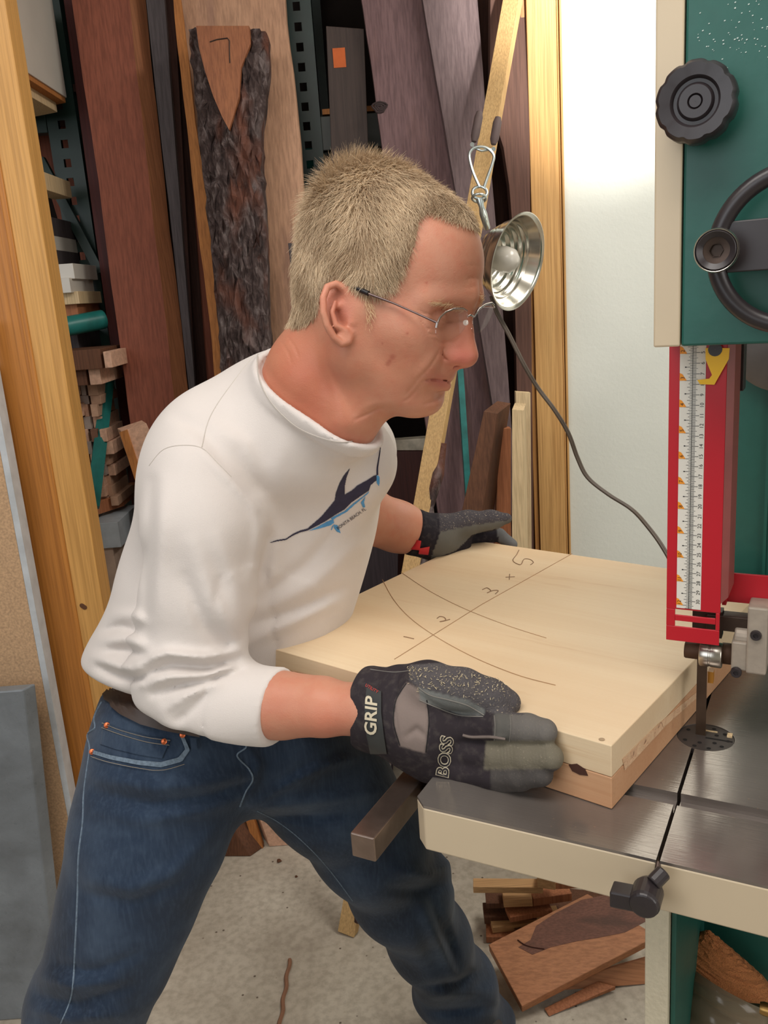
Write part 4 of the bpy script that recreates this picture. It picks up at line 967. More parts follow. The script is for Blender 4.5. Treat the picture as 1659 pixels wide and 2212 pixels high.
def line_px(px, py, L):
    """distance in photo pixels to a polyline, with position along it 0..1"""
    best = np.full(px.shape, 1e9, np.float32); tt = np.zeros(px.shape, np.float32); n = len(L)-1
    for i in range(n):
        ax_, ay = L[i]; bx, by = L[i+1]; dx, dy = bx-ax_, by-ay
        t = np.clip(((px-ax_)*dx+(py-ay)*dy)/(dx*dx+dy*dy+1e-9), 0, 1); d = np.hypot(px-ax_-t*dx, py-ay-t*dy)
        m = d < best; best = np.where(m, d, best); tt = np.where(m, (i+t)/n, tt)
    return best, tt
def folded(P, d, folds, zmax=None, band=.03, gain=1.):
    """raises or lowers cloth along creases; a crease is (polyline, width px, height m)"""
    m = np.abs(d) < band
    if zmax is not None: m &= P[:, 2] < zmax(P)
    if not m.any(): return d
    q = P[m]; px = q[:, 0]/q[:, 2]*FPX+CX; py = q[:, 1]/q[:, 2]*FPX+CY; s = np.zeros(len(q), np.float32)
    for L, w, a in folds:
        a = a*gain
        xs = [p[0] for p in L]; ys = [p[1] for p in L]
        k = (px > min(xs)-3*w) & (px < max(xs)+3*w) & (py > min(ys)-3*w) & (py < max(ys)+3*w)
        if not k.any(): continue
        ds, t = line_px(px[k], py[k], L); s[k] += a*np.exp(-(ds/w)**2)*np.sin(np.pi*np.clip(t*.86+.07, 0, 1))**.6
    d = d.copy(); d[m] -= s; return d

# ---------------- head frame
psi = math.radians(22); tau = .33; pf = (.956, .292)
HF = np.array([math.cos(psi)*pf[0], math.cos(psi)*pf[1], -math.sin(psi)]); U0_ = np.array([.292, -.956, 0.])
R0_ = np.array([-math.sin(psi)*pf[0], -math.sin(psi)*pf[1], -math.cos(psi)])
HU = U0_*math.cos(tau)+R0_*math.sin(tau); HR = R0_*math.cos(tau)-U0_*math.sin(tau)
HO = CPt(757, 682, .86)-HR*.076
HM = np.stack([HF, HU, HR])                           # camera to head axes (f, u, r)
def H(f, u, r): return HO+HF*f+HU*u+HR*r
face_folds = [
 ([(912, 823), (930, 820), (948, 821), (966, 822)], 1.8, -.0030), ([(920, 834), (945, 834), (970, 832)], 6, .0010),
 ([(952, 752), (940, 776), (922, 800), (900, 822), (882, 846)], 2.6, -.0013), ([(940, 760), (924, 788), (900, 812)], 10, .0009),
 ([(912, 828), (900, 842), (884, 860), (870, 868)], 2.4, -.0010), ([(900, 826), (888, 842), (872, 856)], 2.0, -.0005),
 ([(958, 752), (954, 762), (957, 772), (966, 778)], 2.2, -.0020),
 ([(918, 872), (934, 868), (948, 860)], 4, -.0018),
 ([(938, 672), (956, 668), (976, 671), (996, 680)], 2.0, -.0014), ([(950, 690), (968, 696), (988, 698), (1003, 694)], 1.6, -.0020), ([(950, 682), (972, 682), (996, 688)], 5, .0012),
 ([(906, 690), (920, 708), (940, 716)], 1.8, -.0010), ([(898, 676), (912, 700), (926, 722), (946, 724)], 1.8, -.0012), ([(902, 668), (914, 676), (936, 680)], 1.5, -.0007), ([(930, 730), (955, 742), (985, 738), (1004, 716)], 5, -.0008),
 ([(905, 770), (902, 790), (908, 812)], 1.6, -.0006), ([(893, 776), (892, 800), (896, 822)], 1.6, -.0005), ([(870, 730), (882, 760), (880, 790)], 6, -.0005),
 ([(1008, 604), (1018, 600), (1034, 603)], 1.6, -.0009), ([(1000, 620), (1016, 622), (1030, 618)], 1.5, -.0006), ([(1014, 634), (1024, 640)], 1.6, -.0008), ([(1004, 575), (1020, 573), (1036, 575)], 2, -.0004),
 ([(832, 880), (815, 884), (790, 896), (765, 908)], 3, -.0012), ([(850, 872), (810, 872), (780, 884)], 8, .0008), ([(700, 740), (712, 790), (740, 850), (760, 890)], 10, -.0014), ([(740, 760), (756, 810), (775, 860)], 16, .0014),
 ([(622, 728), (636, 748), (646, 772)], 1.8, -.0008), ([(608, 740), (622, 760), (630, 784)], 1.8, -.0007)]
def head_sdf(P):
    q = (P-HO.astype(np.float32)) @ HM.T.astype(np.float32); a = q.copy(); a[:, 2] = np.abs(a[:, 2])   # mirrored
    E = lambda c, r: ell(q, c, r)
    EA = lambda c, r: ell(a, c, r)
    C = lambda p0, p1, r0, r1: rc(a, p0, p1, r0, r1)
    d = E((-.010, .045, 0), (.094, .0985, .0765))
    d = smin(d, E((.0435, .056, 0), (.0565, .067, .060)), .02)
    d = smin(d, E((-.024, .012, 0), (.060, .058, .066)), .03)
    d = smin(d, E((.025, -.015, 0), (.058, .076, .058)), .03)
    d = smin(d, C((-.004, -.040, .056), (.054, -.077, .016), .014, .015), .03)        # jaw line
    d = smin(d, C((-.004, .0, .060), (-.004, -.04, .056), .014, .014), .025)
    d = smin(d, E((.0615, -.0795, 0), (.0190, .0150, .021)), .014)                    # chin
    d = smin(d, E((.030, -.074, 0), (.046, .021, .040)), .02)                         # under chin
    d = smin(d, EA((.052, -.006, .046), (.026, .022, .019)), .022)                    # cheek bone
    d = smin(d, EA((.058, -.034, .032), (.026, .026, .018)), .022)                    # cheek
    d = smin(d, C((.0935, .0365, .008), (.066, .028, .047), .0115, .0105), .012)      # brow
    d = smax(d, -EA((.0950, .0120, .034), (.018, .0115, .018)), .012)                  # eye hollow
    d = smin(d, ell(a, (.0700, .0110, .0325), (.0140, .0125, .0145)), .004)            # lid over eyeball
    d = smin(d, rc(q, (.0895, .023, 0), (.0945, .0005, 0), .0080, .0088), .012)        # nose ridge
    d = smin(d, rc(q, (.0945, .0005, 0), (.1022, -.0225, 0), .0088, .0124), .006)
    d = smin(d, rc(q, (.080, .010, 0), (.087, -.022, 0), .012, .016), .012)
    d = smin(d, EA((.0885, -.0262, .0128), (.0125, .0090, .0082)), .005)              # wings
    d = smin(d, rc(q, (.099, -.030, 0), (.090, -.0345, 0), .0045, .0045), .004)
    d = smax(d, -EA((.0935, -.0352, .0078), (.0055, .0034, .0032)), .002)             # nostril
    d = smin(d, E((.0705, -.043, 0), (.0215, .019, .027)), .010)                       # muzzle
    d = smin(d, C((.0842, -.0488, .002), (.070, -.0548, .0240), .0058, .0026), .005)  # upper lip
    d = smin(d, C((.0845, -.0592, 0), (.070, -.0582, .0210), .0064, .0032), .005)     # lower lip
    d = smax(d, -C((.0915, -.0536, 0), (.0700, -.0562, .0262), .0010, .0006), .0024)  # mouth line
    d = smax(d, -E((.0860, -.0700, 0), (.0070, .0035, .016)), .006)
    # neck and throat
    d = smin(d, neck_only(P), .022)
    # ear toward us
    eD = .858
    ep = [(754, 668), (757, 646), (746, 624), (726, 613), (707, 620), (698, 644), (699, 676), (707, 704), (721, 728), (738, 742), (753, 737), (758, 716)]
    ez = [.006, .0, -.004, -.007, -.010, -.012, -.012, -.010, -.006, -.002, .001, .004]
    pts = [(CPt(x, y, eD+z), .0036) for (x, y), z in zip(ep, ez)]
    e = ell(P, CPt(728, 676, eD+.008), (.0165, .0275, .0080), np.array([[1, 0, .25], [0, 1, 0], [-.25, 0, 1]]))
    e = smin(e, ell(P, CPt(742, 726, eD+.001), (.0085, .0100, .0050)), .006)
    e = smax(e, -ell(P, CPt(740, 679, eD-.003), (.0098, .0150, .0115)), .0025)
    e = smax(e, -ell(P, CPt(728, 640, eD-.005), (.0110, .0072, .0075)), .003)
    e = smax(e, -rc(P, CPt(706, 640, eD-.014), CPt(712, 702, eD-.012), .0034, .0028), .0025)
    e = smin(e, chain(P, pts), .0020)
    e = smin(e, chain(P, [(CPt(724, 652, eD-.004), .0020), (CPt(717, 676, eD-.006), .0028), (CPt(726, 704, eD-.005), .0032), (CPt(746, 714, eD-.001), .0034)]), .0025)
    e = smin(e, rc(P, CPt(747, 657, eD+.003), CPt(720, 664, eD-.002), .0022, .0022), .0025)
    e = smin(e, rc(P, CPt(759, 686, eD+.003), CPt(759, 698, eD+.002), .0044, .0038), .003)
    d = smin(d, e, .005)
    d = smin(d, ell(P, H(-.010, .0, -.082), (.016, .030, .008)), .006)
    return folded(P, d, face_folds, lambda Q: HO[2]+.02+0*Q[:, 2], .008)

# ---------------- arms
def arm_near(P):   # the forearm near the viewer
    d = chain(P, [(CPt(400, 1500, .985), .030), (CPt(500, 1526, .96), .034), (CPt(610, 1526, .935), .0345), (CPt(700, 1529, .915), .0300), (CPt(775, 1532, .90), .0265), (CPt(850, 1535, .882), .028)], .006)
    d = smin(d, rc(P, CPt(580, 1515, .935), CPt(690, 1512, .92), .028, .018), .02)
    return d
def arm_far(P):
    return chain(P, [(CPt(640, 1050, 1.27), .052), (CPt(770, 1108, 1.31), .046), (CPt(860, 1138, 1.345), .037), (CPt(925, 1160, 1.37), .030)], .02)
SHN = CPt(430, 990, .965)
def torso(P):
    A = HN
    d = ell(P, CPt(575, 1090, 1.12), (.150, .200, .118), TM)
    d = smin(d, ell(P, CPt(470, 1330, 1.13), (.146, .180, .110), TM), .08)
    d = smin(d, rc(P, CPt(500, 984, 1.0), CPt(748, 985, 1.225), .066, .062), .06)
    d = smin(d, ell(P, CPt(425, 1062, 1.01), (.064, .10, .085)), .05)          # shoulder blade
    d = smin(d, rc(P, CPt(632, 874, 1.03), CPt(520, 955, 1.03), .060, .056), .05)
    d = smin(d, rc(P, CPt(640, 930, 1.005), CPt(760, 1000, 1.04), .062, .055), .06)
    d = smin(d, ell(P, CPt(372, 1440, 1.11), (.112, .070, .112)), .05)
    d = smin(d, rc(P, CPt(636, 1130, 1.12), CPt(592, 1370, 1.15), .094, .086), .06)
    return d
la = np.array([.66, .06, .75]); la /= np.linalg.norm(la); up_ = np.array([.40, -.92, 0.]); up_ -= la*(up_ @ la); up_ /= np.linalg.norm(up_); fw = np.cross(up_, la)
TM = np.stack([la, up_, fw]); HN = None
def sleeve_n(P):
    d = chain(P, [(CPt(440, 1032, .96), .060), (CPt(436, 1130, .955), .060), (CPt(424, 1290, .965), .057), (CPt(400, 1420, .975), .055), (CPt(402, 1490, .975), .050)], .03)
    d = smin(d, chain(P, [(CPt(404, 1488, .972), .050), (CPt(480, 1526, .955), .0455), (CPt(650, 1528, .930), .0410)], .03), .03)
    return d
def sleeve_f(P):
    return chain(P, [(CPt(764, 970, 1.22), .056), (CPt(728, 1040, 1.27), .056), (CPt(740, 1084, 1.29), .052)], .02)
collar_pts = [(606, 742, 1.03), (590, 765, 1.0), (588, 805, .968), (604, 850, .945), (640, 892, .93), (690, 922, .925), (745, 936, .93), (795, 926, .95), (822, 905, .975), (836, 885, 1.0)]
shirt_folds = [
 ([(548, 1085), (562, 1140), (556, 1200), (540, 1260)], 15, .004), 
 ([(570, 1080), (600, 1160), (590, 1240), (555, 1300)], 20, .005),
 ([(440, 975), (500, 1040), (552, 1100)], 10, .004), ([(448, 960), (520, 1010), (580, 1080)], 22, -.003),
 ([(330, 1040), (325, 1140), (318, 1260), (316, 1380)], 14, -.0045), ([(350, 1040), (345, 1200), (340, 1330)], 24, .004),
 ([(420, 1180), (460, 1300), (520, 1380)], 26, .006), ([(400, 1250), (440, 1350), (505, 1420)], 16, -.005), ([(470, 1170), (510, 1260), (520, 1350)], 22, .005),
 ([(300, 1432), (360, 1412), (440, 1420), (515, 1404)], 12, .010), ([(305, 1460), (370, 1436), (450, 1442), (505, 1430)], 8, -.006),
 ([(308, 1478), (370, 1462), (440, 1462), (500, 1440)], 10, .008), ([(330, 1500), (390, 1480), (460, 1466), (520, 1446)], 8, -.006),
 ([(360, 1530), (410, 1500), (470, 1476)], 11, .005), ([(380, 1560), (420, 1530), (450, 1490)], 8, -.004), ([(340, 1520), (356, 1560), (390, 1584)], 14, .003),
 ([(204, 1420), (260, 1440), (310, 1448)], 12, .006), ([(212, 1440), (260, 1462), (320, 1470)], 8, -.007), ([(220, 1385), (270, 1380), (318, 1396)], 12, .005), ([(235, 1405), (280, 1404), (316, 1420)], 8, -.005),
 ([(250, 1330), (290, 1330), (318, 1345)], 12, .004), ([(225, 1360), (262, 1352), (300, 1365)], 8, -.004),
 ([(560, 1320), (680, 1260), (770, 1180)], 18, .004), ([(540, 1350), (660, 1310), (740, 1270)], 12, -.004), ([(540, 1385), (640, 1340), (720, 1300)], 14, .004),
 ([(560, 1290), (660, 1220), (720, 1150)], 14, -.003), ([(620, 930), (600, 1010), (610, 1080)], 26, .003),
 ([(470, 920), (530, 960), (570, 1040)], 18, .0035), ([(380, 900), (440, 935), (480, 990)], 16, -.0025)]
def shirt_sdf(P):
    t = torso(P); s = sleeve_n(P)
    d = smin(t, s, .014); d = smin(d, sleeve_f(P), .03)
    # low hem line: the shirt ends above the belt
    hem = hemplane(P); d = smax(d, hem, .01)
    px = P[:, 0]/P[:, 2]*FPX+CX; py = P[:, 1]/P[:, 2]*FPX+CY
    near = lambda Q: 1.10+0*Q[:, 2]
    d = folded(P, d, shirt_folds, near, gain=1.25)
    nk = neck_only(P); pc = (P-cpp) @ cpn                     # pc < 0 on the head side of the collar
    d = smin(d, smax(nk-.0085, -pc, .004), .020)
    d = smin(d, smax(smax(nk-.0120, -pc, .003), pc-.019, .003), .003)
    d = smax(d, -smax(nk-.0035, pc-.004, .003), .003)
    # cut sleeves square at the cuffs
    ce = CPt(600, 1530, .937); cd_ = CPt(700, 1552, .905)-CPt(470, 1500, .955); cd_ /= np.linalg.norm(cd_)
    cut = (P-ce.astype(np.float32)) @ (cd_.astype(np.float32)); loc = np.linalg.norm(P-ce.astype(np.float32), axis=1) < .16
    d = np.where(loc, smax(d, cut, .004), d)
    w = np.abs(cut+.028) ; d = np.where(loc & (w < .03), d-.0012*(cut > -.056), d)
    d = np.where(loc, d+.0016*np.exp(-((cut+.056)/.003)**2), d)
    return d
def neck_only(P):
    nb = H(-.026, -.005, 0); n1 = CPt(696, 815, .965); n2 = CPt(645, 930, 1.01)
    nk = smin(rc(P, nb, n1, .056, .060), rc(P, n1, n2, .060, .070), .02)
    nk = smin(nk, rc(P, H(.006, -.070, 0), CPt(752, 905, .945), .029, .036), .03)
    nk = smin(nk, rc(P, H(-.012, -.030, .050), CPt(748, 905, .915), .013, .011), .02)
    return smin(nk, rc(P, CPt(770, 868, .925), CPt(760, 890, .925), .014, .014), .02)
def plane3(a, b, c, inside):
    n = np.cross(b-a, c-a); n /= np.linalg.norm(n)
    if (inside-a) @ n > 0: n = -n
    return a.astype(np.float32), n.astype(np.float32)
cpp, cpn = plane3(CPt(603, 742, 1.03), CPt(700, 910, .92), CPt(838, 884, 1.03), HO)
hp, hn = plane3(CPt(205, 1436, 1.10), CPt(400, 1534, 1.0), CPt(640, 1500, 1.22), CPt(450, 1200, 1.1))
def hemplane(P): return (P-hp) @ hn

# ---------------- jeans
def jeans_raw(P):
    d = ell(P, CPt(405, 1590, 1.12), (.100, .105, .110))
    d = smin(d, ell(P, CPt(335, 1640, 1.12), (.068, .10, .095)), .02)
    d = smin(d, ell(P, CPt(392, 1470, 1.11), (.090, .100, .100)), .015)
    d = smin(d, ell(P, CPt(500, 1520, 1.14), (.100, .070, .105)), .02)
    d = smin(d, ell(P, CPt(540, 1590, 1.17), (.120, .085, .105)), .04)
    d = smin(d, ell(P, CPt(390, 1530, 1.11), (.095, .07, .105)), .015)
    d = smin(d, chain(P, [(CPt(362, 1650, 1.10), .096), (CPt(322, 1800, 1.10), .092), (CPt(276, 1950, 1.11), .080), (CPt(236, 2070, 1.12), .072), (CPt(190, 2170, 1.15), .072), (CPt(120, 2330, 1.25), .066), (CPt(60, 2520, 1.42), .062)], .04), .05)
    d = smin(d, chain(P, [(CPt(610, 1610, 1.18), .088), (CPt(712, 1706, 1.23), .083), (CPt(798, 1812, 1.30), .080), (CPt(866, 1920, 1.40), .076), (CPt(928, 2030, 1.52), .066), (CPt(985, 2130, 1.64), .070), (CPt(1020, 2196, 1.71), .066)], .04), .045)
    d = smin(d, chain(P, [(CPt(940, 2150, 1.66), .040), (CPt(1000, 2180, 1.70), .045), (CPt(1066, 2205, 1.74), .045)], .02), .03)
    return d
jean_folds = [
 ([(205, 1680), (330, 1700), (440, 1690), (540, 1672)], 14, .006), ([(210, 1712), (330, 1740), (450, 1722), (540, 1690)], 12, -.005), ([(200, 1750), (320, 1772), (450, 1748), (530, 1716)], 14, .004),
 ([(190, 1900), (280, 1920), (370, 1890), (460, 1800)], 16, .004), ([(185, 1930), (290, 1950), (400, 1900)], 12, -.003),
 ([(545, 1735), (600, 1700), (700, 1650), (800, 1630)], 12, .006), ([(560, 1720), (640, 1670), (740, 1625)], 9, -.005), ([(560, 1745), (660, 1735), (760, 1720), (850, 1700)], 14, .006), ([(580, 1760), (680, 1765), (780, 1760)], 10, -.004),
 ([(520, 1600), (560, 1650), (540, 1710)], 9, .004), ([(860, 1880), (930, 1890), (975, 1860)], 14, .006), ([(840, 1920), (910, 1925), (975, 1905)], 10, -.005), ([(905, 1950), (945, 2030), (980, 2110)], 14, .006), ([(930, 1940), (965, 2020), (990, 2090)], 9, -.006), ([(880, 1990), (910, 2080), (960, 2140)], 20, .004),
 ([(910, 2160), (980, 2150), (1060, 2140)], 12, .006), ([(920, 2130), (990, 2120), (1030, 2100)], 8, -.006), ([(930, 2185), (1000, 2180), (1070, 2175)], 10, -.005),
 ([(90, 2110), (150, 2130), (250, 2120)], 14, .006), ([(80, 2150), (170, 2170), (280, 2130)], 12, -.005), ([(120, 2080), (200, 2100), (300, 2060)], 10, -.004), ([(70, 2180), (150, 2205), (270, 2190)], 14, .005)]
def jeans_sdf(P):
    d = jeans_raw(P)
    top = -(hemplane(P)+.030); d = smax(d, top, .006)
    return folded(P, d, jean_folds, lambda Q: np.full(len(Q), 3.), gain=1.4)
hips = c2w(CPt(430, 1600, 1.12)[None])[0]
man = empty('person', (hips[0], hips[1], 0), 'man in white long sleeved fish shirt and jeans bending over the saw table', 'person')
def proj(V): return V[:, 0]/V[:, 2]*FPX+CX, V[:, 1]/V[:, 2]*FPX+CY
def blob(px, py, x, y, r): return np.exp(-(((px-x)**2+(py-y)**2)/(r*r)))

# ---- body: head, neck, arms, and the trunk and legs inside the clothes
parts = []
cs_ = [CPt(590, 300, 1.0), CPt(1080, 960, 1.05)]
lo = np.array([cs_[0][0]-.02, cs_[0][1]-.01, .80]); hi = np.array([CPt(1080, 700, .95)[0], CPt(700, 985, 1.05)[1], 1.13])
HV_, HQ = polygonise(head_sdf, lo, hi, .00155)
parts.append((HV_, HQ))
parts.append(polygonise(arm_near, CPt(500, 1400, .88)-[0, .02, .03], CPt(880, 1640, 1.03)+[.0, .02, .03], .0032))
parts.append(polygonise(arm_far, CPt(620, 980, 1.15), CPt(960, 1260, 1.45), .004))
def inner(P): return smin(smin(torso(P), smin(sleeve_n(P), sleeve_f(P), .03), .03), jeans_raw(P), .03)+.045
parts.append(polygonise(inner, CPt(60, 700, 1.35)*[1, 1, 0]+[0, 0, .75], CPt(1150, 2560, 1.35)*[1, 1, 0]+[0, 0, 1.9], .012))
off = 0; VV = []; QQ = []
for v, q in parts: VV.append(v); QQ.append(q+off); off += len(v)
VV = np.concatenate(VV); QQ = np.concatenate(QQ); px, py = proj(VV)
base = np.tile(np.array([[196, 138, 113]], float), (len(VV), 1))
def tint(w, c): 
    global base
    base = base*(1-w[:, None])+np.array([c], float)*w[:, None]
hd = (VV-HO) @ HM.T
face = (py < 960)
tint(.8*blob(px, py, 1000, 772, 34)*face, (204, 110, 98)); tint(.6*blob(px, py, 1010, 730, 24)*face, (204, 118, 100))
tint(.5*blob(px, py, 722, 660, 50)*face, (206, 116, 98)); tint(.45*blob(px, py, 742, 680, 16)*face, (150, 70, 60))
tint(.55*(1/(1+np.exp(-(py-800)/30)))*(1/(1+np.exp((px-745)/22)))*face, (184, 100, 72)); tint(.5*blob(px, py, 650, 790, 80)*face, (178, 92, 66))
tint(.35*blob(px, py, 860, 790, 60)*face, (204, 128, 98)); tint(.6*blob(px, py, 950, 826, 14)*face, (176, 96, 92)); tint(.55*blob(px, py, 958, 829, 12)*face, (176, 96, 92)); tint(.5*blob(px, py, 935, 822, 16)*face, (178, 98, 90))
for x, y, r in ((848, 771, 6), (838, 786, 5), (842, 780, 4), (921, 611, 2.5), (880, 720, 2.5), (826, 742, 2)): tint(.55*blob(px, py, x, y, r)*face, (140, 66, 54))
tint(.55*blob(px, py, 800, 668, 22)*face, (186, 150, 126)); tint(.4*blob(px, py, 690, 690, 28)*face, (186, 148, 120))
tint(.5*blob(px, py, 985, 690, 24)*face, (178, 116, 100)); tint(.4*blob(px, py, 940, 872, 40)*face, (204, 138, 112))
arm = (py > 1400) & (px > 500); tint(.45*blob(px, py, 700, 1560, 60)*arm, (206, 110, 88)); tint(.35*blob(px, py, 600, 1520, 40)*arm, (196, 112, 88))
lin = np.where(base/255 <= .04045, base/255/12.92, ((base/255+.055)/1.055)**2.4)
def skinmat():
    t = NT('skin'); at = t.n('ShaderNodeAttribute', attribute_name='tone'); v = t.coords()
    n1 = t.noise(v, 55, 5, .6); n2 = t.noise(v, 700, 2); n3 = t.noise(v, 16, 3)
    c = t.mix(t.ramp(n1, [(.45, (0, 0, 0)), (.75, (.40, .40, .40))]), at.outputs[0], s2l((192, 106, 84)))
    c = t.mix(t.ramp(n3, [(.4, (0, 0, 0)), (.8, (.35, .35, .35))]), c, s2l((214, 152, 120)))
    t.set(col=c, rough=.46, spec=.35, sss=.12); t.b.inputs['Subsurface Radius'].default_value = (.9, .35, .2); t.b.inputs['Subsurface Scale'].default_value = .008
    mx = t.mix(.35, n1, n2); t.bump(mx, .0007); return t.m
body = np_mesh('body', VV, QQ, skinmat(), man, attr={'tone': lin})

# ---- shirt
def cloth(name, rgb, rough=.85, var=.03, weave=900, bumpd=.0004):
    t = NT(name); v = t.coords(); n = t.noise(v, 14, 4); n2 = t.noise(v, weave, 2); c = s2l(rgb)
    t.set(col=t.ramp(n, [(.3, tuple(x*(1-var) for x in c)), (.7, c)]), rough=rough, spec=.2, sheen=.25); t.bump(t.mix(.6, n, n2), bumpd); return t.m
MSH = cloth('white_jersey', (216, 208, 203))
SV, SQ = polygonise(shirt_sdf, CPt(170, 680, 1.1)*[1, 1, 0]+[0, 0, .80], CPt(900, 1650, 1.15)*[1, 1, 0]+[0, 0, 1.42], .0034)
shirt = np_mesh('shirt', SV, SQ, MSH, man)
sm = shirt.modifiers.new('soften', 'SMOOTH'); sm.factor = .5; sm.iterations = 3
def denim():
    t = NT('blue_denim'); v = t.coords(); n = t.noise(v, 7, 5, .6, .4); st = t.noise(t.coords((1, 1, .06)), 260, 3); n2 = t.noise(v, 900, 2)
    c = t.ramp(n, [(.3, s2l((30, 38, 52))), (.52, s2l((42, 56, 76))), (.8, s2l((76, 92, 112)))])
    c = t.mix(t.ramp(st, [(.45, (0, 0, 0)), (.75, (.22, .22, .22))]), c, s2l((84, 100, 120)))
    t.set(col=c, rough=.85, spec=.15, sheen=.15); t.bump(t.mix(.5, st, n2), .0006); return t.m
JV, JQ = polygonise(jeans_sdf, CPt(40, 1440, 1.25)*[1, 1, 0]+[-.02, 0, .85], CPt(1130, 2560, 1.7)*[1, 1, 0]+[0, 0, 1.86], .0055)
jeans = np_mesh('jeans', JV, JQ, denim(), man)
sm = jeans.modifiers.new('soften', 'SMOOTH'); sm.factor = .5; sm.iterations = 2
def bvh(V, Q): return BVHTree.FromPolygons([tuple(p) for p in c2w(V)], [tuple(int(i) for i in q) for q in Q])
BS = bvh(SV, SQ); BJ = bvh(JV, JQ)
def hit(B, x, y, off):
    d = ray(x, y); d = d/np.linalg.norm(d); r = B.ray_cast(Vector(CAMO), Vector(d), 4.)
    if r[0] is None: return None
    n = np.array(r[1]); n = n if n @ d < 0 else -n
    return np.array(r[0])+n*off
def strip_on(B, top, bot, name, mat, parent, off=.002, n=40, mrows=4, thick=.0015, bevel=0):
    """a band of cloth or leather lying on the surface between two edges"""
    def at(L, t):
        x = t*(len(L)-1); i = min(int(x), len(L)-2); w = x-i; return L[i][0]*(1-w)+L[i+1][0]*w, L[i][1]*(1-w)+L[i+1][1]*w
    F_ = []; m = MB(); rows = []; last = None
    for i in range(n+1):
        a = at(top, i/n); b = at(bot, i/n); row = []
        for j in range(mrows+1):
            s = j/mrows; p = hit(B, a[0]*(1-s)+b[0]*s, a[1]*(1-s)+b[1]*s, off)
            if p is None: p = last if last is not None else None
            row.append(p); last = p if p is not None else last
        rows.append(row)
    if any(p is None for r in rows for p in r): rows = [r for r in rows if all(p is not None for p in r)]
    nr_ = len(rows); w = mrows+1; vs = [p for r in rows for p in r]
    vd = [p+(CAMO-p)/np.linalg.norm(CAMO-p)*thick for p in vs]; k = len(vs)
    fs = [(i*w+j, i*w+j+1, (i+1)*w+j+1, (i+1)*w+j) for i in range(nr_-1) for j in range(mrows)]
    m.add(vd+vs, fs+[tuple(k+q for q in f[::-1]) for f in fs]+[(i*w, (i+1)*w, k+(i+1)*w, k+i*w) for i in range(nr_-1)]+[(i*w+w-1, k+i*w+w-1, k+(i+1)*w+w-1, (i+1)*w+w-1) for i in range(nr_-1)]
      +[(j, k+j, k+j+1, j+1) for j in range(mrows)]+[((nr_-1)*w+j, (nr_-1)*w+j+1, k+(nr_-1)*w+j+1, k+(nr_-1)*w+j) for j in range(mrows)])
    return m.build(name, mat, parent, smooth=True)
def decal(B, polys, name, mat, parent, step=1.3, off=.0006, holes=()):
    m = MB()
    for poly in polys:
        xs = [p[0] for p in poly]; ys = [p[1] for p in poly]; gx = np.arange(min(xs), max(xs)+step, step); gy = np.arange(min(ys), max(ys)+step, step)
        X, Y = np.meshgrid(gx, gy, indexing='ij'); I = in_poly(X[:-1, :-1]+step/2, Y[:-1, :-1]+step/2, poly); idx = {}
        vs = []; fs = []
        def vid(i, j):
            if (i, j) not in idx:
                p = hit(B, X[i, j], Y[i, j], off)
                if p is None: return None
                idx[(i, j)] = len(vs); vs.append(p)
            return idx[(i, j)]
        for i, j in np.argwhere(I):
            q = (vid(i, j), vid(i+1, j), vid(i+1, j+1), vid(i, j+1))
            if None not in q: fs.append(q)
        if fs: m.add(vs, fs)
    return m.build(name, mat, parent)
def line_on(B, pts, r, off=.0006, sm=True, dash=None):
    P2 = smooth_pts([(x, y, 0) for x, y in pts], 8) if sm and len(pts) > 2 else [np.array((*pts[0], 0))*(1-t)+np.array((*pts[-1], 0))*t for t in np.linspace(0, 1, 16)]
    return [p for p in (hit(B, q[0], q[1], off) for q in P2) if p is not None]
def text_on(B, txt, x, y, size, ang, off=.0008, squash=1., align='CENTER', shear=0., bold=0.):
    V, F, _ = text_mesh(txt, np.zeros(3), np.array([1., 0, 0]), np.array([0, 1., 0]), 1., align, bold)
    ca, sa = math.cos(ang), math.sin(ang); vs = []
    for v in V:
        a = v[0]*size*squash+v[1]*size*shear; b = v[1]*size; p = hit(B, x+a*ca+b*sa, y+a*sa-b*ca, off); vs.append(p)
    F = [f for f in F if all(vs[i] is not None for i in f)]
    vs = [p if p is not None else np.zeros(3) for p in vs]; used = sorted({i for f in F for i in f}); mp = {i: k for k, i in enumerate(used)}
    return [vs[i] for i in used], [tuple(mp[i] for i in f) for f in F]

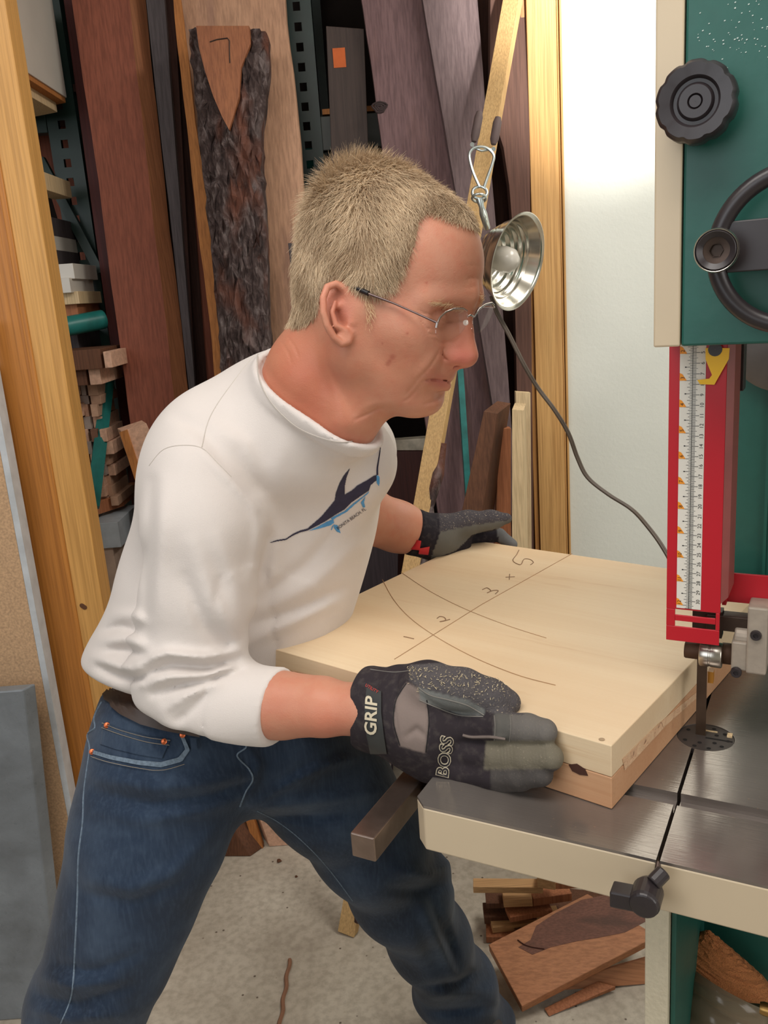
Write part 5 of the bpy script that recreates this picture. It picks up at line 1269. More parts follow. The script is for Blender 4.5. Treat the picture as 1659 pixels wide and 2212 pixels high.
# shirt print
def sc(L): return [(540+x/5.184, 980+y/5.184) for x, y in L]
MNAVY = plain('navy_print', (50, 46, 66), .9, var=.12, scale=120); MSKY = plain('sky_blue_print', (84, 150, 200), .9, var=.15, scale=120)
fish = sc([(225, 992), (300, 965), (400, 950), (480, 895), (560, 858), (640, 838), (720, 770), (800, 700), (900, 580), (948, 520), (960, 440), (1000, 330), (1050, 240), (1118, 160), (1080, 260), (1062, 350), (1060, 455), (1140, 410), (1200, 355), (1320, 290), (1380, 248), (1418, 236), (1420, 290), (1350, 350), (1330, 410), (1240, 470), (1140, 540), (1060, 620), (940, 690), (860, 745), (740, 810), (640, 860), (560, 880), (480, 915), (400, 965), (300, 980), (228, 998)])
print_ = decal(BS, [fish], 'fish_print', MNAVY, shirt, 1.0)
tag(print_, 'navy and blue sailfish print on the chest')
belly = [sc([(650, 866), (760, 815), (860, 760), (930, 730), (940, 770), (900, 800), (780, 835)]), sc([(900, 720), (1060, 640), (1150, 560), (1260, 480), (1330, 420), (1325, 440), (1180, 560), (1080, 650), (960, 715), (930, 740)]), sc([(935, 790), (980, 800), (1000, 850), (1014, 888), (970, 870), (940, 830)]), sc([(1415, 240), (1445, 250), (1450, 320), (1440, 362), (1420, 330), (1412, 290)]), sc([(1240, 545), (1290, 480), (1275, 545), (1288, 595), (1262, 600)]), sc([(905, 850), (925, 800), (935, 805), (912, 852)])]
decal(BS, belly, 'blue_belly_print', MSKY, shirt, 1.0)
m = MB(); m.tube(line_on(BS, sc([(1424, 236), (1424, 160), (1436, 80), (1450, -10), (1456, -70)]), .0006), [.0012*(1-.6*i/32) for i in range(33)][:len(line_on(BS, sc([(1424, 236), (1424, 160), (1436, 80), (1450, -10), (1456, -70)]), .0006))], 5); m.build('tail_print', MNAVY, shirt)
m = MB(); vs, fs = text_on(BS, 'BONITA BEACH, FL', 758.5, 1120, 9.5, -.62, squash=.92); m.add(vs, fs); m.build('printed_words', MNAVY, shirt)
# seams
MSEAM = plain('grey_seam', (190, 182, 174), .9, var=.04)
for L in ([(600, 736), (560, 758), (500, 830), (454, 900), (436, 966)], [(322, 1006), (352, 972), (392, 962), (436, 968), (470, 1000), (500, 1030)]):
    p = line_on(BS, L, .0006, -.0002); m = MB(); m.tube(p, .0007, 5); m.build('seam', MSEAM, shirt)
for dx in (0,):
    p = line_on(BS, [(565, 745), (556, 775), (562, 825), (590, 875), (640, 922), (700, 948), (750, 955), (795, 942), (826, 915)], .0006, -.0001); m = MB(); m.tube(p, .0009, 5); m.build('collar_seam', MSEAM, shirt)
# belt, pockets, stitching
MBELT = plain('dark_brown_leather', (68, 54, 48), .5, var=.15, scale=60, bump=.0004)
belt = strip_on(BJ, [(211, 1455), (224, 1466), (244, 1478), (284, 1500), (330, 1518), (380, 1534), (420, 1545)], [(209, 1476), (224, 1510), (262, 1543), (306, 1565), (355, 1578), (403, 1587), (430, 1592)], 'belt', MBELT, man, .003, 44, 6, .003)
m = MB(); p = hit(BJ, 353, 1557, .0062); 
m.lathe(p, CAMO-p, [(.0022, .0003), (.0001, .0004)], 12); m.build('belt_hole', plain('hole_dark', (16, 14, 14), .9), belt)
MTHR = plain('tan_thread', (136, 126, 112), .8); MTHD = plain('pale_denim_edge', (108, 124, 140), .9, var=.3, scale=300)
pocket = strip_on(BJ, [(198, 1619), (239, 1631), (299, 1642), (347, 1646), (385, 1636), (400, 1618), (389, 1590)], [(199, 1628), (238, 1640), (299, 1652), (348, 1657), (393, 1645), (410, 1620), (397, 1590)], 'front_pocket_edge', MTHD, jeans, .0008, 40, 2, .001)
cpk = strip_on(BJ, [(224, 1560), (262, 1575), (318, 1590), (368, 1597)], [(217, 1607), (250, 1618), (300, 1630), (350, 1638)], 'coin_pocket', denim(), jeans, .0008, 24, 8, .0012)
for L in ([(224, 1562), (262, 1577), (318, 1592), (368, 1599)], [(223, 1572), (262, 1586), (318, 1602), (366, 1609)], [(200, 1634), (238, 1646), (299, 1658), (349, 1663), (398, 1650)]):
    p = line_on(BJ, L, .0006, .0024); m = MB(); m.tube(p, .00045, 4); m.build('stitching', MTHR, jeans)
MCOP = plain('copper_rivet', (206, 110, 70), .35, .8)
for x, y, o in ((234, 1567, .0030), (355, 1601, .0030), (201, 1624, .0022), (394, 1587, .0022)):
    p = hit(BJ, x, y, o-.0008); n_ = CAMO-p; m = MB(); m.lathe(p, n_, [(.0036, 0), (.0034, .0010), (.0016, .0012), (.0012, .0018), (.0001, .0019)], 18); m.build('rivet', MCOP, jeans, smooth=True)
for L, r_ in (([(220, 1516), (204, 1549), (205, 1572), (189, 1587), (194, 1617), (187, 1669), (181, 1718), (179, 1774), (170, 1848), (168, 1923), (163, 2035), (155, 2147), (131, 2211)], .0011), ([(516, 1594), (532, 1613), (512, 1632), (538, 1662), (546, 1684), (531, 1710), (518, 1742)], .0011), ([(556, 1752), (600, 1775), (650, 1814), (706, 1872), (762, 1946)], .0009)):
    p = line_on(BJ, L, r_, .0002); m = MB(); m.tube(p, r_, 5); m.build('seam', MTHD, jeans)
strip_on(BJ, [(409, 1592), (422, 1594)], [(412, 1618), (424, 1618)], 'belt_loop', denim(), jeans, .004, 4, 6, .002)
# ---- shoes
MSHOE = plain('dark_grey_shoe', (60, 58, 58), .6); MSOLE = plain('pale_sole', (150, 146, 136), .6)
def shoe(ankle, fwd, floor_z=.0):
    f = np.array([fwd[0], fwd[1], 0]); f /= np.linalg.norm(f); s = np.array([-f[1], f[0], 0]); a = np.array([ankle[0], ankle[1], 0]); R_ = np.stack([f, s, [0, 0, 1.]]).astype(np.float32)
    def fn(P):
        q = (P-a.astype(np.float32)) @ R_.T
        d = ell(q, (.06, 0, .045), (.145, .046, .050)); d = smin(d, rc(q, (-.02, 0, .05), (-.035, 0, .12), .046, .040), .03); d = smin(d, ell(q, (.13, 0, .035), (.06, .046, .035)), .03)
        return smax(d, -(q[:, 2]-.022), .003)
    V, Q = polygonise(fn, a-[.3, .3, .0]+[0, 0, .0], a+[.3, .3, .20], .005); o = np_mesh('shoe', V, Q, MSHOE, man, cam=False)
    n = 40; m = MB(); ring = []
    for t in np.linspace(0, 2*math.pi, n, False):
        x = .062+.148*math.cos(t); y = .046*math.sin(t)*(1+.12*math.cos(t)); ring.append(a+f*x+s*y+np.array([0, 0, .002]))
    m.prism(ring, (0, 0, .022)); m.build('sole', MSOLE, o, bevel=.003)
an1 = c2w(CPt(1020, 2196, 1.71)[None])[0]; an2 = c2w(CPt(60, 2520, 1.42)[None])[0]
shoe(an1, (.25, -1)); shoe(an2, (.9, .35))
print('ankles', an1, an2)

# ---- gloves
fd = lambda x: float(np.interp(x, [700, 800, 900, 1000, 1100, 1200, 1300], [1.0, .958, .918, .881, .845, .8126, .7835]))
def gp(x, y, o=-.017): return CPt(x, y, fd(x)+o)
def glove_n(P):
    cuffA, cuffB = CPt(806, 1532, .905), CPt(874, 1538, .888)
    def stretched(a, b, ra, rb, k):
        dv = (b-a)/np.linalg.norm(b-a); v_ = np.cross([0, 0, 1.], dv); v_ /= np.linalg.norm(v_); w_ = np.cross(dv, v_)
        A = np.stack([dv, v_, w_*k]).astype(np.float32); q = (P-a.astype(np.float32)) @ A.T; L = float(np.linalg.norm(b-a)); t = np.clip(q[:, 0]/L, 0, 1)
        x = q[:, 0]-t*L; return np.sqrt(x*x+q[:, 1]**2+q[:, 2]**2)-(ra+(rb-ra)*t)
    d = stretched(cuffA, cuffB, .0455, .040, 1.22)
    ec = cuffA; dv = (cuffB-cuffA)/np.linalg.norm(cuffB-cuffA); dv = dv+np.array([.0, .10, 0]); dv /= np.linalg.norm(dv)
    d = smax(d, -((P-CPt(778, 1530, .91).astype(np.float32)) @ dv.astype(np.float32)), .005)
    d = smax(d, -(rc(P, CPt(740, 1531, .91), CPt(806, 1533, .90), .030, .030)), .003)
    d = smin(d, rc(P, CPt(880, 1545, .885), CPt(930, 1565, .878), .036, .034), .03)
    d = smin(d, ell(P, CPt(940, 1592, .882), (.044, .045, .0225)), .03)
    d = smin(d, rc(P, gp(945, 1545), gp(1010, 1566), .019, .0165), .012)
    d = smin(d, rc(P, gp(935, 1650), gp(1000, 1660), .016, .0145), .014)
    fin = [[(985, 1562, .0165), (1085, 1570, .0150), (1140, 1575, .0143), (1176, 1580, .0122)],
           [(985, 1620, .0165), (1070, 1632, .0152), (1140, 1636, .0148), (1188, 1636, .0128)],
           [(975, 1660, .0155), (1060, 1672, .0140), (1120, 1674, .0136), (1168, 1672, .0118)]]
    for fg in fin:
        e = chain(P, [(gp(x, y, -.0165), r) for x, y, r in fg], .004); d = smin(d, e, .0055)
    e = chain(P, [(gp(950, 1676, -.012), .0125), (gp(1030, 1688, -.010), .0115), (gp(1090, 1690, -.012), .0105), (gp(1128, 1686, -.014), .009)], .004); d = smin(d, e, .005)
    th = chain(P, [(CPt(868, 1490, .885), .026), (CPt(925, 1482, .866), .0235), (CPt(1000, 1490, .853), .0195), (CPt(1060, 1508, .852), .0170), (CPt(1098, 1518, .852), .0125)], .012)
    d = smin(d, th, .007)
    d = smin(d, rc(P, gp(930, 1520, -.022), gp(1040, 1540, -.022), .012, .008), .006)
    fol = [([(905, 1500), (960, 1535), (1040, 1545)], 6, -.0022), ([(1000, 1592), (1040, 1594), (1092, 1592)], 5, .0016), ([(1068, 1540), (1070, 1570), (1068, 1600)], 3, -.0012), ([(1100, 1542), (1102, 1570), (1099, 1600)], 3, -.0012),
           *[([(x, 1606), (x+2, 1636), (x, 1664)], 1.6, -.0005) for x in range(1078, 1180, 7)], *[([(x, 1546), (x+2, 1575), (x, 1602)], 1.6, -.0005) for x in range(1112, 1176, 7)],
           ([(1040, 1625), (1048, 1640), (1050, 1660)], 5, -.001), ([(860, 1460), (852, 1530), (862, 1610)], 4, -.0015), ([(920, 1500), (926, 1560), (918, 1630)], 3, -.0012), ([(880, 1590), (900, 1575), (918, 1590)], 8, -.003)]
    return folded(P, d, fol, None)
def glove_mat(name):
    t = NT(name); at = t.n('ShaderNodeAttribute', attribute_name='tone'); fz = t.n('ShaderNodeAttribute', attribute_name='fuzz'); v = t.coords()
    n1 = t.noise(v, 500, 3); n2 = t.noise(v, 120, 4); n3 = t.noise(v, 40, 4)
    c = t.mix(t.ramp(n2, [(.5, (0, 0, 0)), (.8, (.22, .22, .22))]), at.outputs[0], s2l((120, 112, 104)))
    sp = t.ramp(n1, [(.62, (0, 0, 0)), (.68, (.9, .9, .9))]); mm = t.n('ShaderNodeMath', operation='MULTIPLY'); t.l(sp, mm.inputs[0]); t.l(fz.outputs[2], mm.inputs[1])
    c = t.mix(mm.outputs[0], c, s2l((186, 172, 148)))
    t.set(col=c, rough=.85, spec=.2); b = t.n('ShaderNodeBump'); b.inputs['Distance'].default_value = .002; ma = t.n('ShaderNodeMath', operation='MULTIPLY_ADD'); t.l(fz.outputs[2], ma.inputs[0]); ma.inputs[1].default_value = .9; ma.inputs[2].default_value = .15
    t.l(ma.outputs[0], b.inputs['Strength']); t.l(t.mix(.6, n2, n1), b.inputs['Height']); t.l(b.outputs[0], t.b.inputs['Normal']); return t.m
MGL = glove_mat('work_glove')
def blur_attr(A, Q, it=3):
    for _ in range(it):
        m_ = A[Q].mean(1); acc = np.zeros_like(A); cnt = np.zeros(len(A))
        for k in range(4): np.add.at(acc, Q[:, k], m_); np.add.at(cnt, Q[:, k], 1)
        cnt = np.maximum(cnt, 1); A = acc/(cnt[:, None] if A.ndim == 2 else cnt)
    return A
def colour_regions(V, base_c, regs):
    px, py = proj(V); c = np.tile(np.array([base_c], float), (len(V), 1)); fz = np.zeros(len(V))
    for poly, rgb, f_ in regs:
        I = in_poly(px, py, poly); c[I] = rgb; fz[I] = f_
    c = c/255
    return np.where(c <= .04045, c/12.92, ((c+.055)/1.055)**2.4), fz
GV_, GQ = polygonise(glove_n, CPt(750, 1400, .84)-[0, 0, .09], CPt(1240, 1730, .88)+[0, 0, .09], .0014)
gx = [([(1068, 1540), (1102, 1538), (1102, 1604), (1068, 1604)], (92, 90, 86), 0), ([(1102, 1530), (1220, 1530), (1220, 1604), (1102, 1604)], (106, 102, 98), .15), ([(1050, 1600), (1225, 1600), (1225, 1666), (1045, 1662)], (112, 106, 92), .2), ([(1060, 1662), (1225, 1660), (1225, 1720), (1060, 1720)], (78, 74, 72), .1),
      ([(878, 1474), (905, 1488), (922, 1510), (926, 1560), (919, 1628), (864, 1612), (850, 1560), (856, 1510)], (132, 118, 112), 0),
      ([(905, 1486), (960, 1500), (1010, 1512), (1046, 1528), (1046, 1545), (1000, 1546), (940, 1525), (906, 1512)], (116, 118, 116), .2),
      ([(884, 1436), (980, 1430), (1140, 1480), (1130, 1545), (1062, 1540), (1010, 1512), (940, 1492), (905, 1486), (884, 1470)], (84, 80, 82), 1.)]
gc, gf = colour_regions(GV_, (50, 44, 48), gx); gc = blur_attr(gc, GQ, 1); gf = blur_attr(gf, GQ, 5)
gl1 = np_mesh('glove', GV_, GQ, MGL, man, attr={'tone': gc, 'fuzz': gf}); tag(gl1, 'black work glove on the right hand with white GRIP strap')
BG = bvh(GV_, GQ)
strap = strip_on(BG, [(792, 1476), (816, 1470), (824, 1488)], [(795, 1624), (812, 1630), (834, 1628)], 'wrist_strap', plain('strap_rubber', (52, 54, 54), .45), gl1, .0006, 12, 24, .002) if False else strip_on(BG, [(793, 1478), (788, 1530), (792, 1590), (800, 1628)], [(824, 1494), (824, 1540), (830, 1590), (836, 1628)], 'wrist_strap', plain('strap_rubber', (56, 58, 58), .45), gl1, .0006, 24, 10, .002)
MWT = plain('cream_lettering', (214, 202, 176), .6, var=.02)
m = MB(); vs, fs = text_on(BG, 'GRIP', 806, 1546, 36, -math.pi/2+.02, .0030, 1.05, shear=.15, bold=.022); m.add(vs, fs); m.build('strap_lettering', MWT, strap)
m = MB(); vs, fs = text_on(BG, 'UTILITY', 806, 1490, 9, .5, .0030, 1.0); m.add(vs, fs); m.build('red_lettering', plain('red_lettering', (200, 50, 44), .6), strap)
m = MB(); vs, fs = text_on(BG, 'BOSS', 962, 1634, 38, -math.pi/2+.12, .0009, 1.0, shear=.12, bold=.05); m.add(vs, fs); bl = m.build('glove_lettering', MWT, gl1)
m = MB(); vs, fs = text_on(BG, 'BOSS', 962, 1634, 38, -math.pi/2+.12, .0013, 1.0, shear=.12, bold=.005)
m.add(vs, fs); m.build('lettering_fill', plain('black_lettering', (40, 36, 40), .7), bl)
for L, rr_, cc in (([(905, 1486), (930, 1502), (970, 1512), (1010, 1524), (1046, 1545)], .0007, 'pale_stitch'), ([(906, 1512), (940, 1527), (990, 1545), (1044, 1548)], .0006, 'pale_stitch'), ([(922, 1512), (927, 1560), (920, 1625)], .0006, 'dark_stitch'), ([(878, 1476), (856, 1512), (850, 1560), (864, 1610)], .0006, 'dark_stitch'), ([(1068, 1546), (1070, 1572), (1068, 1600)], .0006, 'pale_stitch'), ([(1102, 1544), (1104, 1572), (1101, 1602)], .0006, 'pale_stitch'), ([(800, 1446), (850, 1452), (890, 1448)], .0005, 'pale_stitch')):
    p = line_on(BG, L, rr_, .0001); m = MB(); m.tube(p, rr_, 4); m.build('stitching', plain(cc, (120, 116, 110) if cc[0] == 'p' else (30, 28, 30), .8), gl1)
m = MB(); p = line_on(BG, [(1000, 1588), (1020, 1592), (1060, 1592), (1092, 1596)], .0006, 0); m.tube(p, .0016, 6); m.build('finger_piping', plain('grey_piping', (116, 104, 98), .8), gl1, smooth=True)
rsd = np.random.RandomState(9); m = MB()
for i in range(150):
    x = rsd.uniform(880, 1090); y = 1436+(x-880)*.16+abs(rsd.normal(0, 22)); 
    if y > 1520: continue
    p = hit(BG, x, y, .0012)
    if p is None: continue
    a = rsd.normal(0, 1, 3); a /= np.linalg.norm(a); L_ = rsd.uniform(.001, .0035); m.tube([p-a*L_/2, p+a*L_/2], .0003, 3)
o = m.build('wood_dust', plain('pale_wood_dust', (206, 190, 156), .9), gl1); tag(o, kind='stuff')
def glove_f(P):
    d = rc(P, CPt(896, 1150, 1.355), CPt(935, 1162, 1.375), .0375, .034)
    dv = CPt(935, 1162, 1.375)-CPt(896, 1150, 1.355); dv /= np.linalg.norm(dv); d = smax(d, -((P-CPt(884, 1150, 1.345).astype(np.float32)) @ dv.astype(np.float32)), .004)
    d = smax(d, -rc(P, CPt(820, 1130, 1.32), CPt(900, 1152, 1.36), .031, .030), .003)
    d = smin(d, rc(P, CPt(940, 1160, 1.375), CPt(985, 1168, 1.40), .030, .026), .02)
    d = smin(d, chain(P, [(CPt(955, 1142, 1.37), .0235), (CPt(1010, 1130, 1.385), .0190), (CPt(1060, 1124, 1.39), .0150), (CPt(1094, 1120, 1.39), .0090)], .012), .010)
    for k in range(4):
        z = 1.415+.019*k; yy = 3*k
        e = chain(P, [(CPt(985, 1168-yy, z), .0125), (CPt(1040, 1157-yy*.4, z+.004), .0118), (CPt(1078, 1156, z+.006), .0112), (CPt(1106, 1176+k, z+.004), .0092)], .004); d = smin(d, e, .004)
    return folded(P, d, [([(1030, 1122), (1032, 1140), (1030, 1152)], 4, -.002), ([(945, 1120), (942, 1160), (936, 1200)], 4, -.0015)], None)
FV, FQ = polygonise(glove_f, CPt(860, 1080, 1.36)-[0, 0, .08], CPt(1150, 1230, 1.40)+[0, 0, .16], .0026)
fc, ff_ = colour_regions(FV, (38, 34, 40), [([(946, 1100), (1120, 1095), (1120, 1122), (1060, 1132), (1010, 1136), (950, 1150)], (70, 66, 70), 1.), ([(950, 1150), (1010, 1136), (1110, 1122), (1100, 1135), (1020, 1155), (985, 1190), (930, 1210)], (100, 98, 92), 0), ([(1072, 1140), (1125, 1140), (1130, 1190), (1080, 1180)], (104, 104, 104), 0)])
gl2 = np_mesh('glove', FV, FQ, MGL, man, attr={'tone': fc, 'fuzz': ff_}); tag(gl2, 'black work glove on the left hand with red strap tabs')
BF = bvh(FV, FQ); MRT = plain('red_strap_tab', (206, 40, 52), .5)
for q in ([(885, 1164), (910, 1168), (906, 1188), (882, 1186)], [(906, 1184), (928, 1180), (925, 1198), (904, 1196)]):
    strip_on(BF, [q[0], q[1]], [q[3], q[2]], 'strap_tab', MRT, gl2, .0008, 8, 6, .003)
m = MB(); vs, fs = text_on(BF, 'B', 909, 1206, 12, -1.2, .0008); m.add(vs, fs); 
if fs: m.build('glove_lettering', MWT, gl2)

# ---- hair
HL = [(1046, 508), (1005, 488), (960, 472), (926, 458), (906, 478), (896, 534), (872, 585), (846, 628), (808, 640), (776, 628), (760, 617), (746, 608), (728, 604), (700, 612), (690, 640), (686, 676), (668, 700), (646, 700), (520, 700), (520, 180), (1150, 180), (1150, 510)]
q = (HV_-HO) @ HM.T
qm = q.copy(); far_ = q[:, 2] < -.005; qm[far_, 2] *= -1
fpx, fpy = proj(HO+qm @ HM)
inh = in_poly(fpx, fpy, HL) & (q[:, 1] > -.04) & (np.abs(q[:, 2]) < .079+.5*(q[:, 1] > .03))
def poly_dist(x, y, L):
    best = np.full(x.shape, 1e4, np.float32)
    for (ax_, ay), (bx, by) in zip(L, L[1:]+L[:1]):
        dx, dy = bx-ax_, by-ay; t = np.clip(((x-ax_)*dx+(y-ay)*dy)/(dx*dx+dy*dy+1e-12), 0, 1); best = np.minimum(best, np.hypot(x-ax_-t*dx, y-ay-t*dy))
    return best
hdist = poly_dist(fpx, fpy, HL)/2000.
# vertex normals
def vnormals(V, Q):
    n = np.cross(V[Q[:, 2]]-V[Q[:, 0]], V[Q[:, 3]]-V[Q[:, 1]]); N = np.zeros_like(V)
    for k in range(4): np.add.at(N, Q[:, k], n)
    return N/(np.linalg.norm(N, axis=1)[:, None]+1e-12)
HN_ = vnormals(HV_, HQ)
if ((HV_-HO)*HN_).sum() < 0: HN_ = -HN_
thick = (.0012+.0062*np.clip(hdist/.018, 0, 1)+.006*np.exp(-(((q[:, 0]+.04)/.05)**2+((q[:, 1]-.135)/.04)**2)))
rsn = np.random.RandomState(2)
thick = thick*(1+.10*np.sin(q[:, 0]*400+q[:, 1]*90)*np.sin(q[:, 2]*300+q[:, 1]*200))
sel = inh[HQ].all(1); ids = np.unique(HQ[sel]); mp_ = np.full(len(HV_), -1); mp_[ids] = np.arange(len(ids))
CV = HV_[ids]+HN_[ids]*thick[ids][:, None]*.40; CQ = mp_[HQ[sel]]
def hairmat(name, cap=False):
    t = NT(name); at = t.n('ShaderNodeAttribute', attribute_name='shade'); v = t.coords(); n = t.noise(v, 180 if cap else 40, 3)
    c = t.mix(at.outputs[2], s2l((156, 126, 96)), s2l((242, 219, 186))) if not cap else t.ramp(n, [(.35, s2l((150, 124, 98))), (.65, s2l((168, 144, 116)))])
    t.set(col=c, rough=.6 if not cap else .8, spec=.2)
    if cap: t.bump(n, .002)
    return t.m
hair = np_mesh('hair', CV, CQ, hairmat('hair_mass', True), man, attr={'shade': np.full(len(CV), .5)}); tag(hair, 'short greying blond hair')
NS = 34000; pick = ids[rsn.randint(0, len(ids), NS)]
root = HV_[pick]+HN_[pick]*thick[pick][:, None]*.38; N_ = HN_[pick] @ HM.T; R_ = q[pick]
flow = np.zeros((NS, 3)); top = 1/(1+np.exp(-(R_[:, 1]-.100)/.014)); frn = 1/(1+np.exp(-(R_[:, 0]-.0)/.03))
side = np.stack([-.30+.25*frn+0*top, -1+0*top, 0*top], 1); sideF = np.stack([.35+0*top, -.55+0*top, 0*top], 1); side = side*(1-frn[:, None]*.6)+sideF*frn[:, None]*.6
topf = np.stack([.75+0*top, -.15+0*top, .75+0*top], 1); flow = side*(1-top[:, None])+topf*top[:, None]
wavy = np.sin(R_[:, 0]*80+R_[:, 2]*50+R_[:, 1]*40)*.5; flow[:, 0] += wavy; flow[:, 2] += wavy*top*.5; flow += rsn.normal(0, .22, (NS, 3))
flow -= N_*(flow*N_).sum(1)[:, None]; flow /= np.linalg.norm(flow, axis=1)[:, None]+1e-9
crown = np.exp(-(((R_[:, 0]+.062)/.045)**2+((R_[:, 1]-.125)/.040)**2)); lift = .03+.60*crown+.04*top+np.abs(rsn.normal(0, .09, NS))
ln = (.017+.006*top*(1-frn)+.009*crown)*rsn.uniform(.7, 1.25, NS)*np.clip(.45+hdist[pick]/.02, .45, 1)
K = 6; pts = np.zeros((NS, K, 3)); cur = (root-HO) @ HM.T
curl = rsn.normal(0, .25, (NS, 3))
for k in range(K):
    pts[:, k] = cur; s_ = k/(K-1); dr = flow*(1-lift[:, None]*(1-.5*s_))+N_*(lift*(1-.75*s_)-.02*s_)[:, None]+curl*s_*.6; dr /= np.linalg.norm(dr, axis=1)[:, None]; cur = cur+dr*(ln/(K-1))[:, None]
pts = HO+pts @ HM
wid_ = (.00022*rsn.uniform(.7, 1.3, NS))
a1 = rsn.normal(0, 1, (NS, 3)); t0 = pts[:, -1]-pts[:, 0]; a1 = np.cross(t0, a1); a1 /= np.linalg.norm(a1, axis=1)[:, None]; a2 = np.cross(t0, a1); a2 /= np.linalg.norm(a2, axis=1)[:, None]
tri = [a1, -.5*a1+.866*a2, -.5*a1-.866*a2]; HVs = np.zeros((NS, K, 3, 3))
for k in range(K):
    w = wid_*(1-.75*(k/(K-1))**2)
    for c_ in range(3): HVs[:, k, c_] = pts[:, k]+tri[c_]*w[:, None]
HVs = HVs.reshape(-1, 3); b_ = np.arange(NS)[:, None]*K*3; fq = []
for k in range(K-1):
    for c_ in range(3): fq.append([k*3+c_, k*3+(c_+1) % 3, (k+1)*3+(c_+1) % 3, (k+1)*3+c_])
FQs = (b_[:, :, None]+np.array(fq)[None]).reshape(-1, 4)
clump = .16*np.sin(R_[:, 0]*150+R_[:, 2]*90+2*np.sin(R_[:, 1]*60))+.14*np.sin(R_[:, 1]*120+R_[:, 2]*130)
shd = np.repeat(np.clip(rsn.normal(.62, .24, NS)+clump, 0, 1), K*3)
st_ = np_mesh('hair_strands', HVs, FQs, hairmat('hair_strand'), hair, attr={'shade': shd}); tag(st_, kind='stuff')
# eyebrows and sideburn: short strands
def strands(name, roots, dirs, lens, w, parent):
    m = MB()
    for p, d_, l_ in zip(roots, dirs, lens): m.tube([p, p+d_*l_*.5, p+d_*l_+np.array([0, 0, -.0008])], [w, w*.8, w*.3], 3)
    return m
BH = bvh(HV_, HQ); rsb = np.random.RandomState(8)
def brow(L, n_, name, ln_, spread, dirpx):
    m = MB()
    for i in range(n_):
        t = rsb.rand(); x = t*(len(L)-1); k = min(int(x), len(L)-2); w = x-k; bx = L[k][0]*(1-w)+L[k+1][0]*w+rsb.normal(0, spread*.6); by = L[k][1]*(1-w)+L[k+1][1]*w+rsb.normal(0, spread)
        p = hit(BH, bx, by, .0002)
        if p is None: continue
        p2 = hit(BH, bx+dirpx[0]*ln_*rsb.uniform(.6, 1.3)+rsb.normal(0, 3), by+dirpx[1]*ln_+rsb.normal(0, 3), .0022)
        if p2 is None: p2 = p+np.array([0, 0, -.003])
        m.tube([p, (p+p2)/2+(CAMO-p)*.0012, p2], [.00015, .00013, .00006], 3)
    return m.build(name, plain('blond_brow', (222, 190, 150), .6), hair)
br = brow([(1002, 668), (980, 660), (955, 654), (935, 655)], 120, 'eyebrow', 12, 3.0, (-1, .15)); br = brow([(1036, 640), (1040, 650), (1036, 660)], 60, 'eyebrow', 8, 3, (.6, -.5))
brow([(790, 640), (800, 665), (797, 690)], 120, 'sideburn', 9, 8, (.2, 1)); 

# ---- glasses
MFR = plain('dark_gunmetal_frame', (104, 88, 86), .3, .9); MFL = plain('silver_frame', (190, 182, 180), .2, 1.)
def lens_glass():
    t = NT('clear_lens'); tr = t.n('ShaderNodeBsdfTransparent'); tr.inputs[0].default_value = (.97, .95, .95, 1); gl_ = t.n('ShaderNodeBsdfGlossy'); gl_.inputs['Roughness'].default_value = .03
    mx = t.n('ShaderNodeMixShader'); mx.inputs[0].default_value = .07; t.l(tr.outputs[0], mx.inputs[1]); t.l(gl_.outputs[0], mx.inputs[2]); t.l(mx.outputs[0], t.t.nodes['Material Output'].inputs[0]); return t.m
MLENS = lens_glass()
def W(x, y, d): return c2w(CPt(x, y, d)[None])[0]
nl = [(945, 697), (950, 686), (962, 674), (980, 667), (1000, 666), (1009, 672), (1011, 690), (1006, 706), (994, 722), (976, 733), (958, 735), (945, 727), (942, 712)]
fl = [(1022, 700), (1024, 684), (1034, 668), (1048, 658), (1062, 654), (1067, 660), (1063, 680), (1053, 700), (1040, 716), (1028, 721), (1020, 716)]
dn = lambda x: float(np.interp(x, [940, 1012], [.830, .862])); dfr = lambda x: float(np.interp(x, [1020, 1068], [.874, .925]))
gls = None
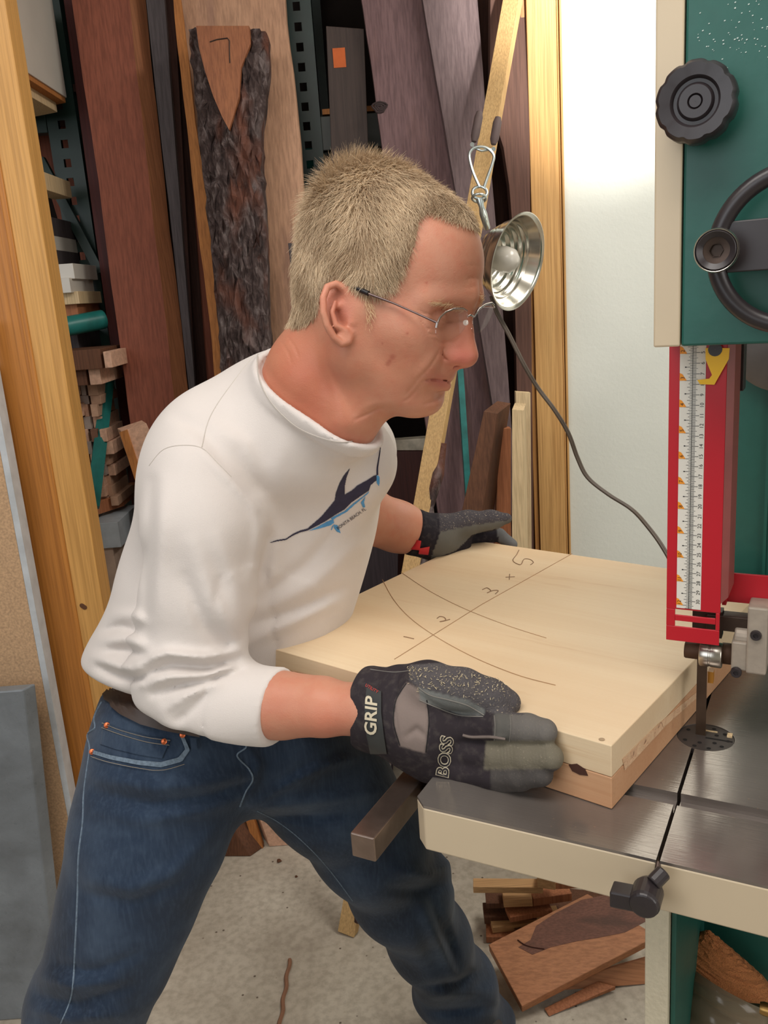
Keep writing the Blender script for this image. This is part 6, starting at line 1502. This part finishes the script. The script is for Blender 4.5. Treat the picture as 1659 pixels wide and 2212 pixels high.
m = MB(); m.tube([W(x, y, z) for x, y, z in ((742, 614, .862), (760, 619, .853), (800, 636, .843), (850, 655, .842), (900, 677, .834), (944, 697, .830))], [.0022, .0022, .0014, .0010, .0010, .0012], 8)
frame = m.build('eyeglasses_frame', MFR, man, smooth=True); tag(frame, 'thin wire half rimmed eyeglasses')
m = MB(); m.tube([W(x, y, z) for x, y, z in ((741, 612, .862), (758, 618, .853), (796, 634, .843))], .0026, 8); m.tube([W(x, y, z) for x, y, z in ((741, 613, .873), (722, 612, .882), (702, 628, .888), (692, 640, .888))], .0018, 8); m.build('ear_tip', plain('black_ear_tip', (24, 22, 26), .4), frame, smooth=True)
m = MB(); m.tube([W(x, y, dn(x)) for x, y in nl[:6]], .0011, 8); m.tube([W(x, y, dfr(x)) for x, y in fl[1:6]], .0011, 8); m.tube([W(1010, 684, .862), W(1016, 680, .864), W(1022, 684, .872)], .0010, 8)
m.tube([W(944, 697, .829), W(942, 708, .830)], .0014, 8); m.tube([W(1066, 660, .923), W(1068, 664, .94), c2w(H(.060, .022, -.078)[None])[0], c2w(H(.0, .034, -.084)[None])[0]], .0009, 6)
m.build('lens_rim', MFL, frame, smooth=True)
for L, dd in ((nl, dn), (fl, dfr)):
    P = smooth_pts([W(x, y, dd(x)) for x, y in L+[L[0]]], 4)[:-1]; c = sum(P)/len(P); nn_ = W2C.T @ HF
    fwd_ = nn_*.0012; k = len(P); m = MB(); vs = P+[c+nn_*.0012]+[p-nn_*.0010 for p in P]+[c-nn_*.0000]
    m.add(vs, [(i, (i+1) % k, k) for i in range(k)]+[(k+1+(i+1) % k, k+1+i, 2*k+1) for i in range(k)]+[((i+1) % k, i, k+1+i, k+1+(i+1) % k) for i in range(k)]); m.build('lens', MLENS, frame, smooth=True)
m = MB(); m.lathe(W(1006, 697, .866), CAMO-W(1006, 697, .866), [(.0001, 0), (.0028, .0003), (.0028, .001), (.0001, .0012)], 12); m.build('nose_pad', plain('nose_pad', (200, 190, 180), .3), frame, smooth=True)
